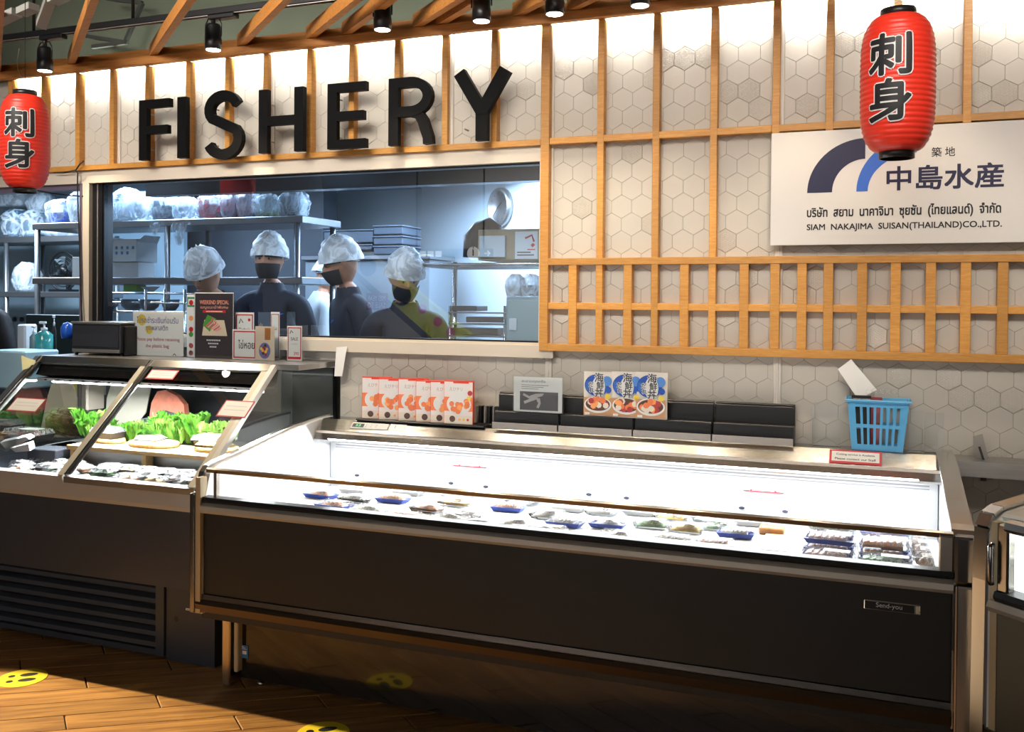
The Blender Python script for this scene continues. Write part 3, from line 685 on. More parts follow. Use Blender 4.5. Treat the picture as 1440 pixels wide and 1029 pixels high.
# far glass side and dark glass end
EG = glass('end glass', (.80, .82, .78), .0, 1.5, base=.12)
k = MB(); k.add([(S1-.004, -.32, 1.235), (S1-.004, -.80, .78), (S1-.004, .22, .78), (S1-.004, .22, 1.235)], [(0, 1, 2, 3)], EG).build('end_glass', so)
k = MB(); k.add([(S0+.004, -.32, 1.235), (S0+.004, -.80, .78), (S0+.004, .22, .78), (S0+.004, .22, 1.235)], [(0, 1, 2, 3)], EG).build('end_glass', so)
MB().box(S0, S1, .20, .23, .70, 1.232, mat('dark rear doors', (.035, .037, .040), .25, coat=.3)).build('rear_door', so)
MB().box(S0+.005, S1-.012, -.79, .19, .69, .715, STEEL).build('deck', so)
MB().box(S0+.005, S1-.012, -.30, .19, .715, .80, STEEL).build('deck', so)
MB().tube([(S0+.06, -.30, 1.128), (S1-.06, -.30, 1.128)], .007, tube, 8).build('lamp_tube', so)

t = thing('floor_shadow_block', 'grey unseen block added left of the picture edge to shade the floor', 'counter', (-5.6, -.6, 0))  # unseen block, added to give the floor light its straight shadow edge
MB().bbox(-6.3, -4.80, -1.02, -.62, .08, 1.50, GREYB, .004).build('body', t); MB().box(-6.25, -4.84, -.98, -.64, 0, .08, BLACK).build('plinth', t); MB().bbox(-6.32, -4.78, -1.02, -.60, 1.50, 1.53, STEEL, .003).build('top', t)
# ================================================================== raised letters
LBLK = mat('satin black letter', (.003, .003, .0035), .55, spec=.12)
def stroke(pts, w, y0, y1, m, k, closed=False):
    if m.name == 'satin black letter': y0 = y0-.0006*(1+len(k.s) % 7); y1 = y1+.0004*(1+len(k.s) % 5)
    n = len(pts); P = [V((p[0], p[1])) for p in pts]; L = []; Rr = []
    for i in range(n):
        a = P[(i-1) % n] if (i or closed) else P[i]; b = P[(i+1) % n] if (i < n-1 or closed) else P[i]
        d = (b-a).normalized(); nn = V((-d.y, d.x)); L.append(P[i]+nn*w/2); Rr.append(P[i]-nn*w/2)
    vs = [(q.x, y, q.y) for y in (y0, y1) for q in L+Rr]; fs = []; N = 2*n
    for i in range(n if closed else n-1):
        j = (i+1) % n; fs += [(i, j, n+j, n+i), (N+i, N+n+i, N+n+j, N+j), (i, N+i, N+j, j), (n+i, n+j, N+n+j, N+n+i)]
    if not closed: fs += [(0, n, N+n, N), (n-1, N+n-1, N+n+n-1, n+n-1)]
    return k.add(vs, fs, m)
LY0, LY1, LZ0, LZ1, LW = -.118, -.088, 2.258, 2.563, .050
def letter(ch, x0, x1):
    k = MB(); h = LZ1-LZ0; w = x1-x0; LY0 = -.118; bx = lambda a, b, c, d: k.box(x0+a, x0+b, LY0, LY1, LZ0+c, LZ0+d, LBLK)
    arc = lambda cx, cz, rx, rz, a0, a1, n=14: [(x0+cx+rx*cos(R(a0+(a1-a0)*i/n)), LZ0+cz+rz*sin(R(a0+(a1-a0)*i/n))) for i in range(n+1)]
    if ch in 'FE':
        k.prism([(x0, LZ0), (x0+LW, LZ0), (x0+LW, LZ0), (x0+LW, LZ1), (x0, LZ1)], 'y', LY0, LY1, LBLK)
        bx(LW, w, h-.042, h); bx(LW, w-.012, h/2-.022, h/2+.020)
        if ch == 'E': bx(LW, w, 0, .042)
    elif ch == 'I': bx(0, w, 0, h)
    elif ch == 'H': bx(0, LW, 0, h); bx(w-LW, w, 0, h); bx(LW, w-LW, h/2-.022, h/2+.022)
    elif ch == 'S':
        rx = w/2-.026; t = h+.012; rz = t/4-.010
        k2 = arc(w/2, t-.026-rz, rx-.004, rz, 15, 270, 16)[0:] ; k3 = arc(w/2, .02+rz-.008, rx, rz+.012, 90, -160, 16)
        # smooth spine between the two bowls
        k2 = arc(w/2, t-.022-rz, rx-.006, rz, 20, 215, 14); k3 = arc(w/2, .012+rz, rx, rz+.006, 35, -160, 14)
        stroke(k2+k3, .050, LY0, LY1, LBLK, k)
    elif ch == 'R':
        bx(0, LW, 0, h); r = .066
        pts = [(x0+LW-.01, LZ1-.023), (x0+w*.50, LZ1-.023)]+arc(w*.50, h-.023-r, w*.37, r, 80, -80, 12)+[(x0+w*.50, LZ1-.023-2*r), (x0+LW-.01, LZ1-.023-2*r)]
        stroke(pts, .045, LY0, LY1, LBLK, k)
        zz = LZ1-.023-2*r
        stroke([(x0+w*.48, zz), (x0+w*.66, zz-.012), (x0+w*.76, zz-.045), (x0+w*.82, zz-.085), (x0+w-.028, LZ0+.03), (x0+w-.026, LZ0)], .048, LY0, LY1, LBLK, k)
    elif ch == 'Y':
        stroke([(x0+.026, LZ1), (x0+w*.49, LZ0+h*.43), (x0+w*.49, LZ0+h*.38)], .056, LY0, LY1, LBLK, k); stroke([(x0+w-.026, LZ1), (x0+w*.51, LZ0+h*.43), (x0+w*.51, LZ0+h*.38)], .056, LY0, LY1, LBLK, k)
        bx(w*.5-.028, w*.5+.028, 0, h*.42)
    # short stand-off pins fix the letter to the slats
    for z in (.06, .24): k.tube([(x0+w*.12+.01, LY1, LZ0+z), (x0+w*.12+.01, -.046, LZ0+z)], .004, STEEL, 6)
    o = k.build('sign_letter'); tag(o, 'large black raised letter %s over the kitchen window' % ch, 'letter', 'letters spelling the counter name')
for ch, a, b in zip('FISHERY', (-3.528, -3.285, -3.126, -2.797, -2.412, -2.089, -1.764), (-3.335, -3.232, -2.892, -2.545, -2.208, -1.862, -1.492)): letter(ch, a, b)

# ================================================================== red paper lanterns
LRED = mat('red lantern paper', lin('f03a28'), .38, noise=.08, nscale=9, sss=.0, coat=.15)
LDK = mat('black lantern rim', (.012, .012, .012), .3)
def lantern(lbl, cx, cy, z0, z1, r, phase):
    t = thing('paper_lantern', lbl, 'lantern', (cx, cy, z0), 'red paper lanterns')
    H = z1-z0; n = 26; pr = []
    hb0, hb1 = z0+.020, z1-.020
    def rad(z):
        s = (z-hb0)/(hb1-hb0); s = min(max(s, 0), 1); e = abs(2*s-1)
        return r*(.46+.54*(1-e**4.2)**.55)
    for i in range(n):
        for k_, f in ((0, 1), (.3, .985), (.5, .972), (.7, .985)):
            z = hb0+(hb1-hb0)*(i+k_)/n; pr.append((rad(z)*(f if 0 < i < n-1 else 1), z-z0))
    pr.append((rad(hb1), hb1-z0))
    MB().lathe(pr, LRED, 48, (cx, cy, z0), caps=False).build('paper_body', t)
    for nm, za, zb in (('lower_rim', z0, z0+.028), ('upper_rim', z1-.026, z1)):
        MB().lathe([(r*.44, za-z0), (r*.475, za-z0), (r*.475, zb-z0), (r*.44, zb-z0), (r*.44, za-z0)], LDK, 36, (cx, cy, z0), caps=False).build(nm, t)
    MB().tube([(cx-r*.46, cy, z1-.02), (cx-r*.40, cy, z1+.01), (cx, cy, z1+.03), (cx+r*.40, cy, z1+.01), (cx+r*.46, cy, z1-.02)], .0016, STEEL, 5).tube([(cx, cy, z1+.03), (cx, cy, 4.1)], .0016, LDK, 5).build('hanging_wire', t)
    face = math.atan2(CAMPOS.y-cy, CAMPOS.x-cx)-phase
    for j, ch in enumerate('刺身'):
        zc = z0+H*(.655-.30*j); hh = H*.265
        vs, fs, asp = text_geo(ch, 0., .07)
        for e, mt, lift, nm in ((.062, PAPER, .0012, 'character_outline'), (.030, INK, .0022, 'character')):
            k = MB()
            for q_ in range(10 if nm != 'character' else 9):
                ex, ez = (e*cos(q_*pi/4), e*sin(q_*pi/4)) if q_ < 8 else (0, 0); P = []
                for x, y in vs:
                    a = face+(x-.5+ex)*hh/r; z = zc+(y-.5+ez)*hh; q = rad(z)+lift+.0005+.00003*q_; P.append((cx+q*cos(a), cy+q*sin(a), z))
                k.add(P, fs, mt)
            k.build(nm, t)
lantern('red paper lantern hanging left above the kitchen counter', *[PY(35, 200, -.75).x, -.75], PY(35, 271, -.75).z, PY(35, 128, -.75).z, .1045, .25)
lantern('red paper lantern hanging in front of the white company sign', *[PY(1262, 120, -.75).x, -.75], PY(1262, 223, -.75).z, PY(1262, 14, -.75).z, .1115, .22)
o = MB().tube([PY(27, 68, -.1), PY(24, 85, -.1), PY(25, 98, -.1), PY(30, 109, -.1)], .002, CREAM, 5).build('loose_wire'); tag(o, 'thin pale wire end curling from the beam by the left lantern', 'wire')
pts = [PY(118, 226, -.06), PY(112, 231, -.07), PY(106, 240, -.06), PY(109, 243, -.06), PY(109, 260, -.05), PY(110, 300, -.05), PY(112, 345, -.05), PY(113, 400, -.05), PY(115, 440, -.05), PY(116, 470, -.05)]
o = MB().tube(pts, .004, BLACK, 6).build('power_cable'); tag(o, 'black cable hanging down beside the kitchen hatch post', 'cable')
o = MB().tube([PY(76, 243, -.05), PY(90, 243, -.05), PY(106, 239, -.06)], .003, BLACK, 6).build('power_cable'); tag(o, 'short black cable along the timber rail right of the left lantern', 'cable')
o = MB().tube([PY(52, 268, -.03), PY(75, 272, -.04), PY(100, 275, -.04), PY(117, 276, -.03)], .004, BLACK, 6).build('power_cable'); tag(o, 'black cable sagging across the top of the kitchen hatch', 'cable')

# ================================================================== white company sign
NAVY = flat('navy sign print', '15153a', .4); BLU = flat('bright blue print', '2f62bd', .4)
sg = thing('company_sign', 'white glossy company sign with blue arc emblem and black writing', 'sign', (.2, -.045, 1.783))
SX0, SX1 = -.399, .93
SGW = mat('glossy white sign', lin('d9d5d0'), .12)
MB().bbox(SX0, SX1, -.052, -.046, 1.783, 2.230, SGW, .0015).build('board', sg)
y = -.052
def ring(k, cx, cz, ro, ri, zo, zi, a0, a1, m):
    n = 18; vs = []
    for i in range(n+1):
        a = R(a0+(a1-a0)*i/n); vs += [(cx+ro*cos(a), y-.0008, cz+zo*sin(a)), (cx+ri*cos(a), y-.0008, cz+zi*sin(a))]
    k.add(vs, [(2*i, 2*i+2, 2*i+3, 2*i+1) for i in range(n)], m)
k = MB(); ring(k, -.047, 1.988, .213, .120, .205, .125, 90, 180, NAVY); ring(k, .135, 1.988, .213, .172, .205, .140, 90, 180, BLU); k.build('emblem', sg)
k = MB(); k.text('築 地', (.187, y, 2.108), UX, UZ, .08, .036, INK, off=.02, keep=False); k.text('中島水産', (.030, y, 1.986), UX, UZ, .398, .090, NAVY, off=.048, keep=False).build('japanese_lettering', sg)
k = MB().text('บริษัท  สยาม  นาคาจิมา  ซุยซัน  (ไทยแลนด์)  จำกัด', (-.260, y, 1.880), UX, UZ, .682, .052, INK, off=.045, keep=False).build('thai_lettering', sg)
k = MB().text('SIAM  NAKAJIMA  SUISAN(THAILAND)CO.,LTD.', (-.260, y, 1.834), UX, UZ, .686, .030, INK, off=.047, keep=False).build('latin_lettering', sg)

# ================================================================== goods along the steel ledge
ZL = .996
def upright(u0, v0, u1, v1, y):
    a, b = PY(u0, v1, y), PY(u1, v1, y); c = PY(u0, v0, y); return a.x, b.x, a.z, c.z
SAL = flat('orange food print', 'e27a4c'); SAL2 = flat('light orange food print', 'f2a05e'); REDB = flat('red box card', 'c9402e'); BEIGE = flat('beige print', 'e8dccb'); YEL = flat('yellow print', 'e3c64a')
GREEN = flat('green print', '4f9a3a'); DBR = flat('dark brown print', '4a2a1c'); PINKW = flat('pinkish white print', 'f0e6e2'); DKR = flat('dark red print', '9a2f30')
o = MB().bbox(-2.245, -1.60, -.128, -.02, ZL, ZL+.008, BLACK, .002).build('display_mat'); tag(o, 'thin black mat under the row of orange snack boxes', 'mat')
bxs = [(508.6, 528, 587), (532.2, 530, 588), (559.7, 530, 590.7), (584.4, 533, 592), (604.9, 534, 592.8), (624, 533, 593.5)]
ords = ['leftmost', 'second from left', 'third from left', 'fourth from left', 'fifth from left', 'rightmost and fully visible']
for i, (u, vt, vb) in enumerate(bxs):
    yb = -.118; x = PY(u, vb, yb).x; W, H, D = .140, .188, .016
    zb = ZL+.008; H = PY(u, vt, yb).z-zb-.004
    t = thing('snack_box', 'upright orange and white seafood sauce box on the steel ledge, '+ords[i], 'box', (x, yb, zb), 'row of orange sauce boxes')
    b_ = MB(); b_.M = MX.Translation((x, yb, zb)); b_.bbox(0, W, 0, D, 0, H, REDB, .0015).build('carton', t)
    f = MB(); f.M = MX.Translation((x, yb, zb)); O = (0, 0, 0)
    f.rect(O, UX, UZ, .002, W-.002, .002, H-.006, PINKW, .0003); f.rect(O, UX, UZ, .002, W-.002, H*.30, H*.62, SAL, .0006); f.rect(O, UX, UZ, .045, W-.02, H-.012, H-.004, REDB, .0008)
    f.disc(O, UX, UZ, W*.52, H*.46, W*.42, PAPER, .0009, 22, H*.24); 
    for q in range(16):
        a = random.random()*6.28; rr = random.random()**.5; f.disc(O, UX, UZ, W*.56+rr*W*.30*cos(a), H*.43+rr*H*.15*sin(a), .012, (SAL, SAL2, SAL)[q % 3], .0012+.0001*q, 9)
    f.disc(O, UX, UZ, W*.38, H*.80, W*.30, PAPER, .0010, 16, H*.10); f.disc(O, UX, UZ, W*.58, H*.76, W*.20, PAPER, .0011, 16, H*.09)
    f.text('えびチリ', (W*.20, 0, H*.76), UX, UZ, W*.44, H*.09, flat('pale red lettering', 'b98a80'), lift=.0013, keep=False)
    f.rect(O, UX, UZ, W*.02, W*.98, H*.01, H*.20, BEIGE, .0009); f.disc(O, UX, UZ, W*.30, H*.12, .014, INK, .0012, 16); f.disc(O, UX, UZ, W*.30, H*.12, .011, DBR, .0014, 16)
    for q in range(3): f.disc(O, UX, UZ, W*(.55+q*.14), H*.11, .006, (SAL2, YEL, REDB)[q], .0013, 8)
    f.disc(O, UX, UZ, W*.90, H*.72, .012, DKR, .0014, 10); f.disc(O, UX, UZ, W*.86, H*.60, .010, YEL, .0014, 10)
    f.build('front_print', t); t.rotation_euler = (0, 0, R(14.5 if i < 5 else 1.5))
# black ribbed rack and stepped risers with clear price rails
t = thing('ribbed_rack', 'small black ribbed rack right of the orange snack boxes', 'rack', (-1.58, -.08, ZL))
x0, x1, z0, z1 = upright(664, 571, 700, 597, -.08)
MB().bbox(x0, x1, -.035, -.025, ZL, z1, BLACK, .002).build('back', t)
for i in range(6): a = x0+(x1-x0)*(i+.5)/6; MB().bbox(a-.003, a+.003, -.06, -.036, ZL+.012, z1, flat('rib grey', '8d8a86') if i % 2 == 0 else BLACK, .001).build('rib', t)
MB().bbox(x0, x1, -.075, -.02, ZL, ZL+.012, BLACK, .002).build('base', t)
zs = PY(790, 583, -.13).z; zh = PY(1000, 567, -.06).z
segs = [(684, 785, 'behind the card stand'), (786, 890, 'under the blue sauce pouches'), (891, 1001, 'right of the blue sauce pouches'), (1002, 1117, 'right end of the row')]
for a, b, w_ in segs:
    xa, xb = PY(a, 590, -.13).x, PY(b, 600, -.13).x-.004
    if a == 684: xa += .03
    t = thing('riser_tray', 'black stepped display riser with clear price rail, '+w_, 'riser', ((xa+xb)/2, -.08, ZL), 'black risers on the ledge')
    MB().bbox(xa, xb, -.112, -.064, ZL, zs, BLACK, .003).build('lower_step', t)
    MB().bbox(xa, xb, -.063, -.02, ZL, zh, BLACK, .003).bbox(xa, xb, -.056, -.028, zh, zh+.008, BLACK, .003).build('upper_step', t)
    k = MB().quad((xa, -.135, zs-.03), (xb, -.135, zs-.03), (xb, -.128, zs-.006), (xa, -.128, zs-.006), ACR)
    k.quad((xa, -.135, zs-.03), (xb, -.135, zs-.03), (xb, -.113, zs-.032), (xa, -.113, zs-.032), ACR); k.build('price_rail', t)
    MB().box(xa, xb, -.137, -.133, ZL+.002, zs-.046, mat('rail lip', (.55, .5, .45), .2, .8)).build('rail_lip', t)
# blue seafood bowl pouches
FOIL = mat('pouch foil', lin('e4ded4'), .22, coat=.5, bump=.1, bscale=18)
BLP = flat('deep blue print', '1f4796', .35); BLP2 = flat('pale blue print', '4f7fc0', .35)
for i, (a, b, top) in enumerate(((819.6, 860, 521.7), (859, 895, 521.7), (893, 938.6, 522.5))):
    yb = -.108-.006*i; x = PY(a, 585, yb).x; W = .132; H = PY(a, top, yb).z-zs-.001
    t = thing('sauce_pouch', 'blue and white seafood bowl sauce pouch, %s of the three' % ('left', 'middle', 'right')[i], 'pouch', (x, yb, zs), 'three blue sauce pouches')
    k = MB(); k.M = MX.Translation((x, yb, zs)); n = 8; vs = []
    for s in (0, 1):
        for q in range(n+1):
            fz = q/n; th = .012*sin(pi*min(1, fz*1.15+.0))**.6*(1-fz*.3)+.0015 if 0 < q < n else .0015
            if q == 0: th = .012
            for xx in (0, .006, W/2, W-.006, W): e = 1 if .005 < xx < W-.005 else .12; vs.append((xx, (-th*e if s == 0 else th*e)+.012, fz*H))
    c = 5; fs = []
    for s in (0, 1):
        o_ = s*(n+1)*c
        for q in range(n):
            for j in range(c-1):
                A = o_+q*c+j; F = (A, A+1, A+c+1, A+c); fs.append(F if s == 0 else F[::-1])
    k.add(vs, fs, FOIL, True).build('foil', t)
    f = MB(); f.M = MX.Translation((x, yb-.0035, zs)); O = (0, 0, 0)
    f.rect(O, UX, UZ, .004, W-.004, .004, H*.42, flat('tan print', 'b98a62'), .0003); f.disc(O, UX, UZ, W*.46, H*.70, W*.40, BLP, .0006, 26, H*.245)
    f.disc(O, UX, UZ, W*.80, H*.80, W*.16, BLP2, .0010, 14); f.disc(O, UX, UZ, W*.85, H*.60, W*.10, BLP, .0010, 14)
    for q in range(5): f.rect(O, UX, UZ, W*.12+q*.005, W*.12+q*.005+.002, H*.58, H*.78, BLP2, .0008)
    f.disc(O, UX, UZ, W*.52, H*.66, W*.22, PAPER, .0011, 14, H*.24)
    f.disc(O, UX, UZ, W*.5, H*.26, W*.45, PAPER, .0010, 24, H*.19); f.disc(O, UX, UZ, W*.5, H*.27, W*.40, DBR, .0012, 24, H*.15)
    for q in range(14):
        a_ = random.random()*6.28; rr = random.random()**.5; f.disc(O, UX, UZ, W*.5+rr*W*.32*cos(a_), H*.28+rr*H*.11*sin(a_), .013, (SAL, SAL2, DKR, BEIGE, SAL)[q % 5], .0014+.0001*q, 7)
    for ch, cx_, cz_, s_ in (('海', .54, .875, .038), ('鮮', .58, .70, .032), ('丼', .54, .53, .036), ('だ', .28, .71, .020), ('れ', .30, .59, .020)):
        [f.text(ch, (W*cx_-s_/2+ex, 0, H*cz_-s_/2+ez), UX, UZ, s_, s_, PAPER, lift=.003+.00003*q_, keep=False) for q_, (ex, ez) in enumerate(((.003, 0), (-.002, 0), (0, .003), (0, -.002), (.003, .003), (-.002, -.002)))]; f.text(ch, (W*cx_-s_/2, 0, H*cz_-s_/2), UX, UZ, s_, s_, INK, lift=.0034, off=.03, keep=False)
    f.disc(O, UX, UZ, W*.83, H*.45, .012, YEL, .0030, 14); f.rect(O, UX, UZ, W*.08, W*.24, H*.03, H*.08, PAPER, .0012)
    f.build('front_print', t)
# acrylic card stand with hand-washing notice
yb = -.118; x0, x1, z0, z1 = upright(722, 529, 790, 581, yb)
t = thing('notice_stand', 'clear acrylic stand with white notice and dark photo of clasped hands', 'sign', ((x0+x1)/2, yb+.005, zs), None)
k = MB().bbox(x0-.006, x1+.006, yb, yb+.002, zs+.001, z1+.006, ACR, .0005); k.bbox(x0-.006, x1+.006, yb+.003, yb+.03, zs, zs+.002, ACR, .0005).build('acrylic', t)
k = MB().box(x0, x1, yb+.0025, yb+.0032, zs+.004, z1, PAPER); O = (x0, yb+.0025, zs+.004); W, H = x1-x0, z1-zs-.004
k.rect(O, UX, UZ, W*.13, W*.92, H*.05, H*.58, flat('dark photo grey', '3a3638'), .0004)
k.text('สะอาดทุกครั้ง', (x0+W*.16, yb+.0025, O[2]+H*.82), UX, UZ, W*.5, H*.10, flat('grey lettering', '7c7a78'), off=.02, keep=False)
for i in range(3): k.rect(O, UX, UZ, W*.16, W*(.72-.1*i), H*(.76-i*.055), H*(.775-i*.055), flat('grey lettering', '7c7a78'), .0005)
k.build('notice', t)
k = MB(); LG = flat('pale photo grey', 'b9b4b2'); P = lambda a, b: (x0+W*a, yb+.0018, O[2]+H*b)
for pl, w_ in (((( .2, .50), (.34, .40), (.46, .44), (.6, .50)), .010), (((.22, .26), (.36, .34), (.48, .40), (.52, .30)), .012), (((.50, .12), (.54, .26), (.52, .40)), .011), (((.34, .44), (.46, .50), (.62, .52)), .006)):
    stroke([(P(*q)[0], P(*q)[2]) for q in pl], w_, yb+.0012, yb+.0018, LG, k)
k.build('hands_picture', t)
# blue plastic basket
def basket():
    x0, x1 = PY(1197, 633, -.165).x, PY(1270, 640, -.165).x; zt = PY(1187, 562, -.165).z; y0, y1 = -.165, -.035
    zb = ZL; xl, xr = PY(1189, 565, -.17).x, PY(1282, 566, -.17).x
    BB = mat('light blue plastic', lin('5aa9d6'), .35)
    t = thing('plastic_basket', 'light blue slotted plastic basket holding sign cards on the ledge', 'basket', ((x0+x1)/2, -.10, zb))
    y0b = -.112
    def wall_(A, Bq, C, D, cols, rows, nm):
        """A,B bottom corners, C,D top corners (C above B)"""
        k = MB(); A, Bq, C, D = V(A), V(Bq), V(C), V(D); P = lambda s, r: (A*(1-s)+Bq*s)*(1-r)+(D*(1-s)+C*s)*r
        n = (Bq-A).cross(D-A).normalized()*.0025
        def pc(s0, s1, r0, r1):
            v = [P(s0, r0), P(s1, r0), P(s1, r1), P(s0, r1)]; k.add(v+[q-n for q in v], [(0, 1, 2, 3), (7, 6, 5, 4), (0, 4, 5, 1), (1, 5, 6, 2), (2, 6, 7, 3), (3, 7, 4, 0)], BB)
        pc(0, .12, 0, 1); pc(.88, 1, 0, 1); pc(.12, .88, 0, .12); pc(.12, .88, .45, .52); pc(.12, .88, .86, 1)
        for r0, r1 in ((.12, .45), (.52, .86)):
            for i in range(cols-1): s = .12+.76*(i+.68)/(cols-.36); pc(s, s+.045, r0, r1)
        k.build(nm, t)
    a, b, c, d = (x0, y0b, zb), (x1, y0b, zb), (x1-.0, y1-.01, zb), (x0+.0, y1-.01, zb)
    A, B_, C_, D_ = (xl+.006, y0b-.02, zt), (xr-.006, y0b-.02, zt), (xr-.006, y1+.012, zt), (xl+.006, y1+.012, zt)
    wall_(a, b, B_, A, 7, 2, 'front_wall'); wall_(b, c, C_, B_, 4, 2, 'side_wall'); wall_(c, d, D_, C_, 7, 2, 'back_wall'); wall_(d, a, A, D_, 4, 2, 'side_wall')
    MB().box(x0, x1, y0b, y1-.01, zb, zb+.003, BB).build('bottom', t)
    rim = [(xl, y0b-.026), (xr, y0b-.026), (xr, y1+.018), (xl, y1+.018)]
    MB().tube([(p[0], p[1], zt-.004) for p in rim], .0055, BB, 6, closed=True, smooth=False).build('rim', t)
    return xl, xr, y0b, y1, zb, zt
bl, br, b0, b1, bz, bt = basket()
o = MB().bbox(bl+.02, bl+.09, b0+.005, b0+.010, bz+.02, bt+.014, INK, .001); o.text("CHEF'S RECOMMEND", (bl+.022, b0+.005, bt-.004), UX, UZ, .066, .008, PAPER, off=.02); o.text('刺身', (bl+.03, b0+.005, bz+.08), UX, UZ, .03, .016, PAPER)
tag(o.build('sign_card'), 'black recommendation card standing in the blue basket', 'card')
for i, (xa, xb, yy, zt_, mt, lb) in enumerate(((.10, .16, .03, .018, ACR, 'clear card holder standing in the blue basket'), (.05, .13, .045, .006, flat('card red', 'b5484e'), 'red and white card standing low in the blue basket'))):
    o = MB().bbox(bl+xa, bl+xb, b0+yy, b0+yy+.003, bz+.02, bt+zt_, mt, .001).build('sign_card'); tag(o, lb, 'card')
o = MB(); pp = [PY(1178, 519, -.06), PY(1197, 505, -.06), PY(1233, 548, -.075), PY(1207, 562, -.08)]
n = V((0, .002, 0)); o.add([p for p in pp]+[p+n for p in pp], [(3, 2, 1, 0), (4, 5, 6, 7), (0, 1, 5, 4), (1, 2, 6, 5), (2, 3, 7, 6), (3, 0, 4, 7)], PAPER); o = o.build('paper_sheet'); tag(o, 'blank white paper sheet leaning out of the blue basket', 'paper')
for i in range(5):
    p = PY(1222+i*9, 551-(i % 2)*2, -.095); o = MB().tube([p+V((.011*cos(a), 0, .009*sin(a))) for a in [j*.7 for j in range(9)]], .0014, ACR, 5, closed=True).build('plastic_ring'); tag(o, 'small clear plastic ring over the basket cards, %s' % ('leftmost', 'second from left', 'middle', 'second from right', 'rightmost')[i], 'ring', 'clear rings in the basket')
# red framed notice leaning on the ledge
k, p, n = slanted('x', 1167, 632, 1240, 640, flat('red frame', 'c4353f'), .003, h=.066); W = PY(1240, 640, -.13).x-p.x
o0 = p+sl*.066+n*.003; k.rect(o0, UX, su, .008, W-.008, .009, .058, PAPER, .0005); k.text('Cutting service is Available', o0+UX*.016+su*.036, UX, su, W-.032, .012, INK, lift=.001, off=.012); k.text('Please contact our Staff', o0+UX*.02+su*.015, UX, su, W-.04, .012, INK, lift=.001, off=.012)
o = k.build('service_notice'); tag(o, 'red framed white notice leaning on the steel ledge below the basket', 'sign')
# clear acrylic risers right of the basket
for a, b, tp, yy, lb in ((1277, 1297, 578, -.10, 'clear acrylic holder directly right of the blue basket'), (1300, 1327, 580, -.06, 'clear acrylic holder at the right end of the ledge'), (1142, 1182, 566, -.05, 'clear acrylic holder left of the blue basket')):
    xa, xb = PY(a, 610, yy).x, PY(b, 610, yy).x; zt_ = PY(a, tp, yy).z
    k = MB().bbox(xa, xb, yy, yy+.002, ZL, zt_, ACR, .0005).bbox(xa, xa+.002, yy+.002, yy+.04, ZL, zt_-.03, ACR, .0005).bbox(xa+.003, xb, yy+.003, yy+.045, ZL, ZL+.002, ACR, .0005)
    tag(k.build('acrylic_holder'), lb, 'holder')
# tools beyond the case end
o = MB().prism([(0, 0), (.05, 0), (.045, .17), (.012, .165)], 'y', -.06, -.057, flat('grey sheet', '9b9690')); o.M = MX.Identity(4); q = PY(1377, 672, -.06); o.v = [MX.Rotation(R(-12), 3, 'Y') @ v+V((q.x, 0, q.z-.012)) for v in o.v]
tag(o.build('grey_card'), 'grey card leaning against the tiles behind the right freezer', 'card')
MB_ = MB().tube([PY(1377, 628, -.09), PY(1386, 655, -.10), PY(1388, 672, -.10)], .004, INK, 6).build('pen'); tag(MB_, 'thin black pen leaning behind the right freezer', 'pen')
k = MB(); p = PY(1380, 668, -.11); k.bbox(p.x-.012, p.x+.014, -.118, -.10, p.z-.01, p.z+.030, flat('yellow plastic', 'c9a53c'), .003); k.bbox(p.x-.005, p.x+.008, -.122, -.104, p.z+.006, p.z+.018, INK, .002); k.bbox(p.x-.002, p.x+.016, -.120, -.106, p.z-.02, p.z-.006, DBR, .002); tag(k.build('spring_clip'), 'yellow and black clip lying behind the right freezer', 'clip')
st_ = MB().box(.275, 1.0, -.16, -.01, .93, ZL-.01, STEEL); st_ = st_.build('trim_2'); struct(st_)
o = MB(); a, b = PY(1428, 668, -.2), PY(1445, 590, -.14); o.prism([(.64, 1.03), (.80, 1.03), (.78, 1.22), (.70, 1.24), (.67, 1.14)], 'y', -.22, -.17, PAPER); tag(o.build('wiping_cloth'), 'white cloth standing behind the lid at the far right', 'cloth')
# paper strip hanging between the cases
pp = [PY(473, 488, -.05), PY(488, 487, -.05), PY(481, 529, -.055), PY(470, 529, -.055)]; o = MB(); n = V((0, .0015, 0)); o.add([p for p in pp]+[p+n for p in pp], [(3, 2, 1, 0), (4, 5, 6, 7), (0, 1, 5, 4), (1, 2, 6, 5), (2, 3, 7, 6), (3, 0, 4, 7)], PAPER); tag(o.build('paper_strip'), 'white paper strip hanging at the corner of the window sill', 'paper')

# ================================================================== signs and device on top of the left case
ZT = 1.2575
def card(name, u0, v0, u1, y, lb, m=PAPER, cat='sign', par=None, th=.002, base=True, zb=None):
    a = PY(u0, v0, y); b = PY(u1, v0, y); zb = zb or ZT; t = thing(name, lb, cat, ((a.x+b.x)/2, y+.004, zb)) if par is None else par
    MB().box(a.x, b.x, y, y+th, zb+.002, a.z, m).build('sheet', t)
    if base: MB().bbox(a.x-.003, b.x+.003, y-.012, y+.03, zb, zb+.002, ACR, .0006).bbox(a.x-.003, b.x+.003, y-.003, y-.001, zb+.002, a.z+.004, ACR, .0005).build('acrylic', t)
    return t, a.x, b.x-a.x, zb+.002, a.z-zb-.002
GREYW = flat('grey white print paper', 'd3cdd2')
t, x, W, z, H = card('counter_sign', 187, 437, 258, -.09, 'white acrylic counter sign asking to pay before the plastic bag')
k = MB(); y = -.09; O = (x, y, z); T = lambda s, a, b, w_, h_, m, off=.015: k.text(s, (x+W*a, y, z+H*b), UX, UZ, W*w_, H*h_, m, lift=.0009, off=off, keep=False)
PB = flat('violet lettering', '5c5a9a'); PR = flat('rose lettering', 'b0566a')
